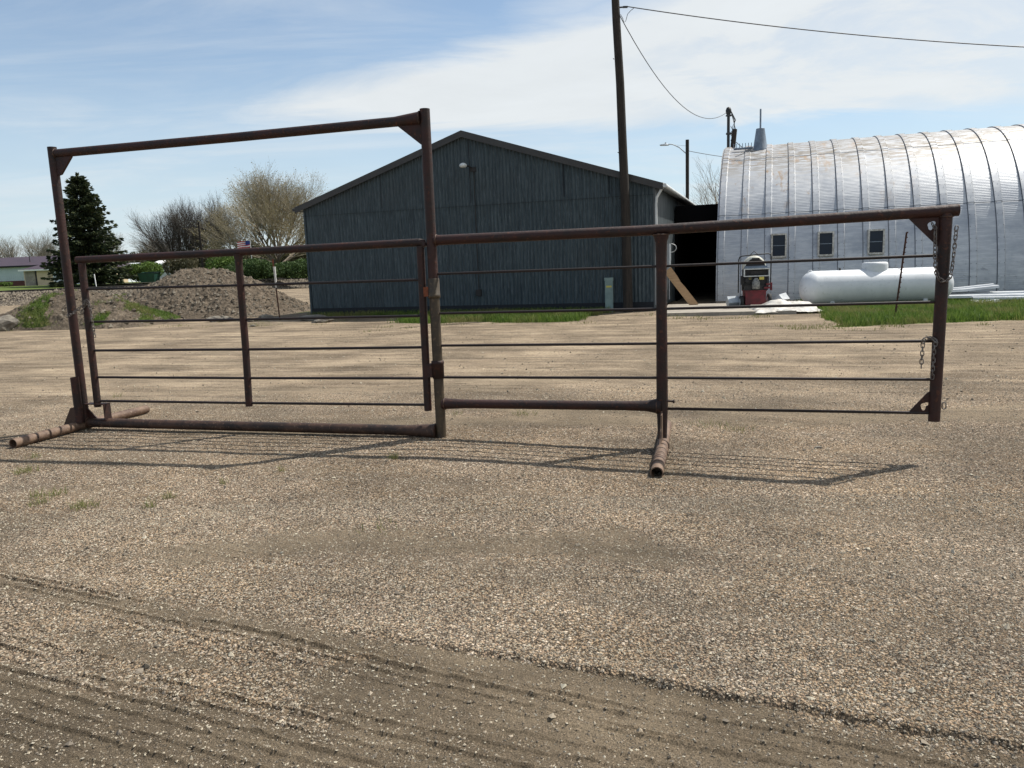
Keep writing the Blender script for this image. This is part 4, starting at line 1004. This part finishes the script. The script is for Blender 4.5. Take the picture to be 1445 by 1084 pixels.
for (o, wx, wy, z, gm), nn in ((pile1, 5200), (pile2, 1600)):
    Rp = np.random.RandomState(nn); fz = np.flatnonzero(z.ravel() > .0); pk = fz[Rp.randint(0, len(fz), nn)]; sz = .018+.085*Rp.rand(nn)**5
    base = np.array([[1,0,0],[-1,0,0],[0,1,0],[0,-1,0],[0,0,1],[0,0,-1]], float); fc = np.array([[0,2,4],[2,1,4],[1,3,4],[3,0,4],[2,0,5],[1,2,5],[3,1,5],[0,3,5]])
    Vc = base[None]*sz[:, None, None]*(.55+.8*Rp.rand(nn, 6, 3)); Vc[:, :, 0] += wx.ravel()[pk][:, None]; Vc[:, :, 1] += wy.ravel()[pk][:, None]; Vc[:, :, 2] += z.ravel()[pk][:, None]
    np_mesh('clods', Vc.reshape(-1, 3), (fc[None]+(np.arange(nn)*6)[:, None, None]).reshape(-1, 3), M['clod'], o, attrs={'rnd': ('FACE', np.repeat(Rp.rand(nn), 8))}, kind='stuff')
gp_ = []
for (o, wx, wy, z, gm), rzz in ((pile1, rad(-8)), (pile2, rad(-12))):
    R = np.random.RandomState(4); fl_ = np.flatnonzero((gm.ravel()+.3*(R.rand(gm.size)-.5) > .5) & (z.ravel() > .04))
    pick = fl_[R.randint(0, len(fl_), 9000)]; jx = (R.rand(9000)-.5)*.06
    x = wx.ravel()[pick]+jx; y = wy.ravel()[pick]+(R.rand(9000)-.5)*.06
    gp_.append(np.stack([o.location.x+x*math.cos(rzz)-y*math.sin(rzz), o.location.y+x*math.sin(rzz)+y*math.cos(rzz), z.ravel()[pick]], 1))
grass_obj('grass', np.concatenate(gp_), .03, .11, .02, 14, lean=1.1, label='fresh grass growing on the dirt piles')
# rubble
def rock(x, y, s, label, seed, z=0, cat='rock', sc=(1, .7, .45), group=None):
    R = random.Random(seed); import bmesh
    bm = bmesh.new(); bmesh.ops.create_icosphere(bm, subdivisions=3, radius=1)
    off_ = [R.uniform(0, 50) for _ in range(3)]
    from mathutils import noise
    for v in bm.verts:
        c = v.co.copy(); k = 1+.35*noise.noise(c*1.3+Vector(off_))+.14*noise.noise(c*3.5+Vector(off_))
        v.co = Vector((c.x*k*sc[0]*s, c.y*k*sc[1]*s, c.z*k*sc[2]*s))
    me = bpy.data.meshes.new('rock'); bm.to_mesh(me); bm.free()
    o = link('rock' if cat == 'rock' else 'concrete_chunk', me, M['lichen'], None, label=label, cat=cat); o.location = (x, y, groundz(x, y)+z+s*sc[2]*.45); o.rotation_euler = (R.uniform(-.15,.15), R.uniform(-.15,.15), R.uniform(-.5,.5))
    return o
rock(-10.75, 28.2, .30, 'dark chunk of rubble at the foot of the large dirt pile', 1)
rock(-10.30, 28.1, .27, 'pale jagged rubble beside the dark chunk under the large dirt pile', 2)
rock(-6.75, 26.6, .62, 'long flat broken slab lying near the left corner of the barn', 3, cat='rubble', sc=(1, .6, .20))
rock(-6.15, 25.3, .33, 'small pale slab in front of the long broken slab by the barn', 4, cat='rubble', sc=(1, .6, .3))
rock(-8.9, 28.3, .26, 'dark rounded rock between the dirt pile and the thin post', 5)
rock(-8.45, 28.0, .14, 'small white rock right beside the thin post', 6)
rock(-9.15, 27.2, .12, 'small pale stone at the lower right foot of the dirt pile', 7)
rock(-8.2, 24.6, .10, 'tiny pale stone lying alone on the yard before the rubble', 8)
rock(-17.9, 27.3, .55, 'pale lumpy boulder at the left end of the grassy pile', 9, sc=(1, .8, .6))
rock(2.76, 6.80, .040, 'flat grey-green stone on the gravel below the right panel', 10, sc=(1, .6, .3))
rock(3.3, 4.75, .022, 'white stone on the gravel near the right edge', 11, sc=(1.2, .5, .4))

# ------------------------------------------------------------------ railway
rw = empty('railway_track', (TR0[0], TR0[1], .85), 'dark railway track on raised stone ballast crossing behind the dirt piles', 'railway', math.atan2(TD[1], TD[0]))
for y in (-.72, .72):
    MB().box((-60, y-.04, .17), (130, y+.04, .24)).box((-60, y-.014, .03), (130, y+.014, .17)).box((-60, y-.08, 0), (130, y+.08, .03)).build('rail', M['steel_rail'], rw)
mb = MB()
for k in range(300): x = -60+k*.6; mb.box((x, -1.3, -.14), (x+.24, 1.3, .02))
mb.build('sleeper', M['sleeper'], rw, kind='stuff')
R = np.random.RandomState(8); nb = 26000
s_ = R.rand(nb)*110-15; p_ = 1.3+R.rand(nb)*3.4
bx = TR0[0]+TD[0]*s_+TD[1]*p_; by = TR0[1]+TD[1]*s_-TD[0]*p_
ss_ = .05+.07*R.rand(nb)
base = np.array([[1,0,0],[-1,0,0],[0,1,0],[0,-1,0],[0,0,1],[0,0,-1]], float); fc = np.array([[0,2,4],[2,1,4],[1,3,4],[3,0,4],[2,0,5],[1,2,5],[3,1,5],[0,3,5]])
Vb = base[None]*ss_[:, None, None]*(.6+.8*R.rand(nb, 6, 3)); Vb[:, :, 0] += bx[:, None]; Vb[:, :, 1] += by[:, None]; Vb[:, :, 2] += (height(bx, by)+.02)[:, None]
np_mesh('ballast', Vb.reshape(-1, 3), (fc[None]+(np.arange(nb)*6)[:, None, None]).reshape(-1, 3), M['stone'], attrs={'rnd': ('FACE', np.repeat(R.rand(nb)*.45, 8))}, kind='stuff', label='crushed stone ballast banked beside the railway', cat='ballast')

# ------------------------------------------------------------------ trees
class Tree:
    def __init__(s, seed): s.r = random.Random(seed); s.thick = []; s.thin = []; s.tips = []
    def grow_(s, p, d, L, r, lev, maxlev, up_, spread, nb_, crook=.12, taper=.62):
        R = s.r; n = 4 if lev < maxlev else 3; pts = [p]; dirs = [d]; q = p.copy(); dd = d.copy()
        for i in range(n):
            dd = (dd+Vector((R.gauss(0,crook), R.gauss(0,crook), R.gauss(0,crook*.6)+up_))).normalized()
            q = q+dd*(L/n); pts.append(q.copy()); dirs.append(dd.copy())
        rs = [max(r*(1-(1-taper)*i/n), .007) for i in range(n+1)]
        if lev >= maxlev: rs[-1] = .006
        (s.thick if lev < 2 else s.thin).append((pts, rs, 8 if lev == 0 else 5 if lev < 2 else 3))
        if lev >= maxlev: s.tips.append(pts); return
        k = nb_[lev]
        for j in range(k):
            t = .28+.72*(j+R.random()*.8)/k if lev > 0 else .35+.65*(j+R.random()*.5)/k
            i = min(int(t*n), n-1); f = t*n-i; base = pts[i].lerp(pts[i+1], min(f, 1)); bd_ = dirs[i+1]
            side = Vector((R.gauss(0,1), R.gauss(0,1), R.gauss(0,.35))); side = (side-bd_*side.dot(bd_)).normalized()
            a = spread[lev]*R.uniform(.7, 1.25); nd_ = (bd_*math.cos(a)+side*math.sin(a)).normalized()
            s.grow_(base, nd_, L*R.uniform(.55, .78)*(1.1-.35*t), rs[i]*R.uniform(.45,.62), lev+1, maxlev, up_, spread, nb_, crook, taper)
    def make(s, name, loc, label, bark, twig, cat='tree', buds=None, bn=0, bs=.05, group=None, rz=0):
        root = empty(name, loc, label, cat, rz, group)
        for lst, nm, mt in ((s.thick, 'trunk', bark), (s.thin, 'twigs', twig)):
            mb = MB()
            for pts, rs, n in lst: mb.tube(pts, rs, n, cap=False, sm=True)
            mb.build(nm, M[mt], root)
        if buds:
            R = np.random.RandomState(3); tp_ = [p for pts in s.tips for p in pts]
            A = np.array([tuple(p) for p in tp_]); c = A[R.randint(0, len(A), bn)]+R.normal(0, .14, (bn, 3))
            leaf_cloud('crown', c, bs, M[buds], root, 5)
        return root
def leaf_cloud(name, C_, s, mt, parent, seed, flat_=1., **tags):
    R = np.random.RandomState(seed); n = len(C_)
    a = R.normal(0, 1, (n, 3)); a /= np.linalg.norm(a, axis=1)[:, None]; b_ = R.normal(0, 1, (n, 3)); b_ -= a*(a*b_).sum(1)[:, None]; b_ /= np.linalg.norm(b_, axis=1)[:, None]
    sz = s*(.6+.8*R.rand(n))[:, None]
    V = np.stack([C_-a*sz, C_+b_*sz*.5, C_+a*sz, C_-b_*sz*.5], 1).reshape(-1, 3)
    i = np.arange(n)*4
    return np_mesh(name, V, np.stack([i, i+1, i+2, i+3], 1), mt, parent, attrs={'rnd': ('FACE', R.rand(n))}, **tags)

# big budding cottonwood beside the barn
t = Tree(21); nl = 12
t.thick.append(([Vector((0,0,-.3)), Vector((.05,0,1.0)), Vector((0,.05,2.0))], [.62,.50,.46], 10))
for k in range(nl):
    a = 2*math.pi*k/nl+t.r.uniform(-.3,.3); tl = (.12, .62, .88, .42)[k%4]+t.r.uniform(-.08,.08)
    t.grow_(Vector((0,0,1.3+.07*k)), Vector((math.cos(a)*math.sin(tl*1.3), math.sin(a)*math.sin(tl*1.3), math.cos(tl*1.3))).normalized(), t.r.uniform(7.4,8.6)*(1-.10*tl), .17, 1, 4, .060, [0,.50,.46,.5], [0,14,9,6], .085, .36)
ct = t.make('cottonwood_tree', (-30.0, 102, 1.2), 'large pale budding tree with upswept branches just left of the barn', 'bark_pale', 'twig_pale', buds='leaf_bud', bn=16000, bs=.075)
ct.scale = (1.10, 1.0, .90)
# dark bare round-headed trees
def baretree(seed, H, lean=0, nb_=(8,7,6,5), sp=(.6,.55,.55,.5), up_=.06, r=.28, cr=.12):
    t = Tree(seed); t.grow_(Vector((0,0,-.3)), Vector((lean,0,1)).normalized(), H*.62, r, 0, 3, up_, list(sp), list(nb_), cr, .5); return t
def multistem(seed, H, stems, tilt, up_=.05, cr=.12, nb_=(0,9,7,5), r=.17):
    t = Tree(seed)
    for k in range(stems):
        a = 2*math.pi*k/stems+t.r.uniform(-.4,.4); tl = t.r.uniform(.3,1)*tilt
        t.grow_(Vector((.2*math.cos(a),.2*math.sin(a),-.2)), Vector((math.cos(a)*math.sin(tl), math.sin(a)*math.sin(tl), math.cos(tl))), H*t.r.uniform(.68,.82), r, 1, 4 if stems < 5 else 4, up_, [0,.5,.5,.5], list(nb_), cr, .4)
    return t
bt = multistem(31, 9.0, 7, .85, .06, .08, (0,13,9,6)); dark1 = bt.make('bare_tree', (-51.6, 124, 1.2), 'dark wide-spreading bare tree behind the dirt pile, left of its neighbour', 'bark_dark', 'twig_dark')
bt = multistem(37, 9.2, 5, .5, .07, .08, (0,13,9,6)); dark2 = bt.make('bare_tree', (-46.6, 122, 1.2), 'dark upright bare tree right of the wide-spreading one', 'bark_dark', 'twig_dark')
bt = multistem(41, 9.0, 3, .4, .06, nb_=(0,7,6,5)); dark3 = bt.make('bare_tree', (-42.6, 124, 1.2), 'smaller thin bare tree between the dark pole and the budding tree', 'bark_dark', 'twig_dark')
bt = multistem(43, 7.6, 4, .55, .05); dark1.scale = (1, 1, 1.14); dark2.scale = (1, 1, 1.12)
bt_f = bt; far1 = bt.make('bare_tree', (-84, 132, 1.2), 'pale brown bare tree at the far left above the maroon roof', 'bark_pale', 'twig_far')
far2 = copy_tree(far1, (-75.5, 126, 1.2), 2.1, .98, 'pale bare tree left of the spruce with a rounded crown'); 
copy_tree(far1, (-79.5, 135, 1.2), 4.0, (.8,.8,.9), 'shorter pale bare tree between the two taller ones on the far left')
copy_tree(far1, (-69.0, 136, 1.2), 5.2, (.95,.95,1.05), 'pale bare tree half hidden by the left side of the spruce')
copy_tree(far1, (-62.5, 140, 1.2), 1.0, (.9,.9,.88), 'pale bare tree just right of the spruce')
copy_tree(dark3, (-60.0, 136, 1.2), 3.0, (.85,.85,.75), 'low dark bare tree right of the spruce behind the bushes')
copy_tree(dark2, (-66.0, 150, 1.2), 3.9, .8, 'distant dark bare tree showing over the right of the spruce')
copy_tree(dark3, (-41.5, 135, 1.2), 5., (.9,.9,.62), 'low thin bare tree directly left of the budding tree')
ft = multistem(47, 9, 3, .5, .06, nb_=(0,8,6,5)); ft.make('bare_tree', (22.3, 80, .3), 'pale bare treetop showing between the barn and the arched building', 'bark_pale', 'twig_far')

# spruce
def spruce(loc, H, Rb, label):
    root = empty('spruce_tree', loc, label, 'tree'); R = random.Random(77)
    tr = MB().tube([(0,0,-.2), (.05,0,H*.5), (0,0,H*.98)], [.28,.15,.03], 8); tr.build('trunk', M['bark_dark'], root)
    NV = []; bl = MB()
    z = 1.25
    while z < H*.985:
        f = (z/H); env = Rb*(1-f)**.72*(1.0 if f > .10 else .8+2*f)
        kb = max(5, int(10*(1-f)+4))
        for k in range(kb):
            a = R.uniform(0, 6.283); L = env*R.uniform(.62, 1.12)+.15
            droop = -.30*(1-f)+.25*f; p = Vector((0,0,z)); pts = [p]; n = max(3, int(L/.45)); d = Vector((math.cos(a), math.sin(a), droop+R.uniform(-.12,.12))).normalized()
            for i in range(n):
                d = (d+Vector((0,0,.10 if i > n*.5 else .0))).normalized(); p = p+d*(L/n); pts.append(p.copy())
                w = .55*(1-i/n)*min(L,2.6)*.42+.12
                for _ in range(int(14+26*w)):
                    sx = R.uniform(-1,1)*w; side = Vector((-math.sin(a), math.cos(a), 0))
                    NV.append((tuple(p+side*sx+Vector((R.gauss(0,.05), R.gauss(0,.05), -abs(R.gauss(0,.12))-.12*abs(sx)))), d+side*(sx*1.0)+Vector((0,0,-.25))))
            bl.tube(pts, [.04*(1-i/(len(pts)))+.008 for i in range(len(pts))], 4, cap=False)
        z += .17+.16*(1-f)
    for j in range(60): NV.append(((R.gauss(0,.05), R.gauss(0,.05), H*.93+R.random()*H*.075), Vector((R.gauss(0,.3),R.gauss(0,.3),1))))
    bl.build('branches', M['bark_dark'], root)
    C_ = np.array([c for c, _ in NV]); D_ = np.array([tuple(d) for _, d in NV]); D_ /= np.linalg.norm(D_, axis=1)[:, None]
    Q = np.random.RandomState(1); n = len(C_); D_ = D_+Q.normal(0,.30,(n,3)); D_ /= np.linalg.norm(D_, axis=1)[:, None]
    b_ = Q.normal(0,1,(n,3)); b_ -= D_*(D_*b_).sum(1)[:, None]; b_ /= np.linalg.norm(b_, axis=1)[:, None]
    s = (.17+.17*Q.rand(n))[:, None]; w = s*.28
    V = np.stack([C_-D_*s*.5-b_*w*.5, C_-D_*s*.5+b_*w*.5, C_+D_*s*.3+b_*w, C_+D_*s, C_+D_*s*.3-b_*w], 1).reshape(-1,3); i = np.arange(n)*5
    np_mesh('crown', V, np.stack([i,i+1,i+2,i+3,i+4],1), M['needle'], root, attrs={'rnd': ('FACE', Q.rand(n)**2)})
spruce((-45.7, 85, .9), 12.0, 4.65, 'tall dark green spruce tree behind the tall left post')

# bushes
def bush(name, loc, dims, n, ls, mt, label, seed, lobes=9):
    R = np.random.RandomState(seed); root = empty(name, loc, label, 'bush')
    st = MB(); C_ = []
    for k in range(lobes):
        c = np.array([R.uniform(-.75,.75)*dims[0]/2, R.uniform(-.6,.6)*dims[1]/2, dims[2]*R.uniform(.38,.66)]); rr = np.array([dims[0]*.5*R.uniform(.30,.5)*min(1,2.2/ (dims[0]/dims[2])+.25), dims[1]*.42, dims[2]*R.uniform(.28,.40)])
        m_ = n//lobes; d = R.normal(0,1,(m_,3)); d /= np.linalg.norm(d,axis=1)[:,None]; q = c+d*rr*(.55+.5*R.rand(m_)**.6)[:,None]
        C_.append(q)
        for _ in range(5): st.tube([(c[0]*.6, c[1]*.6, -.1), tuple(c*[.9,.9,.6]), tuple(c+R.normal(0,1,3)*rr*.5)], [.04,.025,.008], 4, cap=False)
    C_ = np.concatenate(C_); C_[:,2] = np.abs(C_[:,2])
    st.build('stems', M['bark_dark'], root); leaf_cloud('crown', C_, ls, M[mt], root, seed)
bush('bush', (-24.3, 84, .95), (12.5, 3, 2.3), 15000, .13, 'leaf_hedge', 'long dense green hedge beyond the tracks beside the barn', 3, 12)
bush('bush', (-29.5, 90, 1.), (5.5, 3, 2.6), 6000, .13, 'leaf_hedge', 'rounded green bush at the left end of the long hedge', 5)
bush('bush', (-33.5, 92, 1.), (4.2, 3, 3.3), 5500, .13, 'leaf_bush', 'bright yellow-green bush behind the top of the dirt pile', 7)
bush('bush', (-43.3, 92, 1.1), (4.5, 3, 2.5), 6500, .13, 'leaf_bush', 'tall green bush just right of the spruce beside the dumpster', 9)
bush('bush', (-36.6, 88, 1.1), (3.6, 2.6, 3.2), 4500, .12, 'leaf_olive', 'dull olive bush between the dumpster and the dirt pile', 11)
bush('bush', (-27.5, 108, 1.2), (18, 4, 4.4), 15000, .15, 'leaf_olive', 'tall olive brush at the foot of the budding tree', 13)
bush('bush', (-41.0, 118, 1.2), (10, 4, 5.6), 8000, .17, 'leaf_olive', 'wide brushy thicket under the dark bare trees', 15, 10)
bush('bush', (-54.0, 126, 1.2), (14, 4, 5.0), 9000, .17, 'leaf_olive', 'long low thicket behind the white trailer roof', 17, 12)
bush('bush', (-84.0, 122, 1.2), (12, 4, 5.2), 7000, .16, 'leaf_olive', 'low pale green shrubbery behind the maroon roof on the far left', 19, 10)
bush('bush', (-63.0, 98, 1.2), (1.6, 1.2, .7), 900, .08, 'leaf_bush', 'small round shrub in front of the pale blue building', 21, 5)

# ------------------------------------------------------------------ far houses
# far wood closing the horizon
R = np.random.RandomState(44); n = 60000
wx = -165+175*R.rand(n); wy = 165+12*R.rand(n); top = 4.6+2.2*fbm(wx*.12, wx*0, 4, 7)+1.6*fbm(wx*.7, wx*0, 3, 8)
wz = .8+(top)*R.rand(n)**.8
leaf_cloud('distant_wood', np.stack([wx, wy, wz], 1), .30, M['leaf_olive'], None, 6, label='low grey-green wood closing the horizon behind the houses', cat='wood', kind='stuff')
HZ = 1.2
def facing(name, x, y, rz, label, cat='house'): return empty(name, (x, y, HZ), label, cat, rz)
hs = facing('metal_building', -76, 106, rad(-3), 'long pale blue metal building with a maroon roof at the far left', 'building')
MB().box((0, 0, .75), (14.0, 9, 2.75)).build('wall', M['paleblue_wall'], hs)
mb = MB()
for k in range(47): mb.box((k*.3, -.03, .75), (k*.3+.06, -.003, 1.45))
mb.build('wall_rib', M['paleblue_wall'], hs, kind='stuff')
MB().box((-.05, -.06, -.3), (14.05, 9, .745)).build('wainscot', M['brick_band'], hs)
MB().add([(-.4,-.5,2.70),(14.4,-.5,2.70),(14.4,4.5,4.0),(-.4,4.5,4.0),(14.4,9.5,2.7),(-.4,9.5,2.7)], [(0,1,2,3),(3,2,4,5)]) 
mb = MB(); mb.add([(-.4,-.5,2.72),(14.4,-.5,2.72),(14.4,4.5,4.05),(-.4,4.5,4.05),(14.4,9.5,2.72),(-.4,9.5,2.72),(-.4,-.5,2.55),(14.4,-.5,2.55)], [(0,1,2,3),(3,2,4,5),(6,7,1,0)])
mb.build('roof', M['maroon_roof'], hs)
MB().box((-.4,-.56,2.60),(14.4,-.5,2.76)).build('gutter', M['band'], hs)
mb = MB(); mb.rod((10.6,1.5,3.2),(10.6,1.5,4.1),.05,6); mb.build('flue', M['black_metal'], hs)
mb = MB(); mb.rod((13.2,-.62,2.6),(13.2,-.62,0),.06,6); mb.build('downspout', M['gutter'], hs)
gr_ = facing('garage', -59.3, 95.5, rad(-3), 'tan garage with a low maroon roof and pale overhead doors left of the spruce', 'garage')
MB().box((0,0,-.3),(3.5,7,1.98)).build('wall', M['tan_wall'], gr_)
MB().box((3.5,0.02,-.3),(10.8,7,1.95)).build('wall', M['tan_wall'], gr_)
MB().box((1.45,-.04,-.05),(1.62,-.005,1.9)).build('door_jamb', M['black_metal'], gr_)
MB().box((.15,-.05,-.05),(1.4,-.005,1.75)).build('side_door', M['concrete'], gr_)
for a, b_ in ((3.7, 6.9), (7.4, 10.4)): MB().box((a,-.03,-.05),(b_,-.005,1.85)).build('overhead_door', M['door_white'], gr_)
mb = MB(); mb.add([(-.3,-.5,1.98),(11.1,-.5,1.98),(9.2,3.5,3.05),(1.8,3.5,3.05),(11.1,7.4,1.98),(-.3,7.4,1.98)], [(0,1,2,3),(1,4,2),(2,4,5,3),(5,0,3)]); mb.build('roof', M['maroon_roof'], gr_)
MB().box((-.3,-.55,1.84),(11.1,-.47,2.02)).build('fascia', M['sign_white'], gr_)
g3 = facing('shed', -49.2, 99, rad(-4), 'pale grey shed with a wide door showing right of the spruce', 'shed')
MB().box((-3.6,0,-.3),(.9,6,1.95)).build('wall', M['door_white'], g3); MB().box((-2.9,-.04,-.05),(.65,-.005,1.85)).build('overhead_door', M['door_white'], g3)
mb = MB(); mb.add([(-3.8,-.4,1.96),(1.1,-.4,1.96),(1.1,3,2.5),(-3.8,3,2.5),(1.1,6.3,1.96),(-3.8,6.3,1.96)], [(0,1,2,3),(3,2,4,5)]); mb.build('roof', M['gutter'], g3)
tr_ = facing('trailer', -51.0, 112, 0, 'white-roofed trailer glimpsed over the bushes right of the spruce', 'trailer')
MB().box((0,0,.2),(3,2.4,2.5)).build('trailer_body', M['whitesheet'], tr_)
mb = MB(); mb.add([(-.1,-.1,2.5),(3.1,-.1,2.5),(3.1,2.5,2.95),(-.1,2.5,2.95)], [(0,1,2,3)]); mb.box((-.1,-.1,2.35),(3.1,2.5,2.5)); mb.build('roof', M['sign_white'], tr_)
for x in (.5, 2.3): MB().lathe([(.1,-.1),(.3,-.1),(.3,.1),(.1,.1)], 14, Matrix.Translation((x,-.02,.1)) @ Matrix.Rotation(math.pi/2,4,'X')).build('wheel', M['rubber'], tr_)
db = facing('dumpster', -39.6, 86.0, rad(-5), 'dark green dumpster parked among the bushes beyond the tracks', 'dumpster')
mb = MB(); mb.add([(-.8,-.5,0),(.8,-.5,0),(.8,.5,0),(-.8,.5,0),(-.95,-.7,1.0),(.95,-.7,1.0),(.95,.7,1.15),(-.95,.7,1.15)], [(0,3,2,1),(0,1,5,4),(1,2,6,5),(2,3,7,6),(3,0,4,7)]); mb.build('bin_body', M['green_bin'], db)
MB().add([],[]) ; mb = MB(); mb.box((-1,-.74,1.01),(1,.74,1.05)); mb.build('lid', M['black_metal'], db)
# concrete drive beyond the track
dr = MB().box((-46, 86.5, HZ-.1), (-33, 91, HZ-.02)); dr.build('driveway', M['lichen'], None, kind='structure')
# dark utility pole, flag, markers
dp = empty('utility_pole', (-38.3, 98, 1.1), 'distant dark utility pole rising behind the dirt pile', 'pole')
MB().tube([(0,0,-.2),(0,0,7.2)], [.16,.11], 8).build('pole_shaft', M['pole_wood'], dp)
fg = empty('flagpole', (-31.1, 95, 1.1), 'white flagpole flying a striped flag left of the budding tree', 'flagpole')
MB().tube([(0,0,0),(0,0,4.75)], .045, 8).build('flag_mast', M['sign_white'], fg)
fl_ = []
for k in range(7):
    mb = MB(); z1 = 4.65-.115*k; z0 = z1-.115; x1 = -.62 if k < 4 else 0
    vs = []
    for i in range(7):
        x = x1+(-1.55-x1)*i/6; y = .12*math.sin(x*5); dz = -.12*abs(x)+.04*math.sin(x*4); vs += [(x,y,z0+dz),(x,y,z1+dz)]
    mb.add(vs, [(2*i,2*i+2,2*i+3,2*i+1) for i in range(6)]); mb.build('stripe', M['flag_red' if k%2 == 0 else 'flag_white'], fg)
mb = MB(); vs = []
for i in range(5): x = -.04-.58*i/4; y = .12*math.sin(x*5); dz = -.12*abs(x)+.04*math.sin(x*4); vs += [(x,y,4.19+dz),(x,y,4.65+dz)]
mb.add(vs, [(2*i,2*i+2,2*i+3,2*i+1) for i in range(4)]); mb.build('canton', M['flag_blue'], fg)
m1 = MB().box((-.045,-.03,.0),(.045,.03,1.45)).build('marker_post', M['sign_white'], None, label='slim white marker post beyond the tracks in front of the hedge', cat='marker post'); m1.location = (-22.1, 74, .85)
m2 = MB().box((-.03,-.03,.0),(.03,.03,1.25)).build('marker_post', M['sign_white'], None, label='slim white marker post beyond the tracks in front of the spruce', cat='marker post'); m2.location = (-37.2, 70.2, .95); m2.rotation_euler = (0, rad(-3), 0)
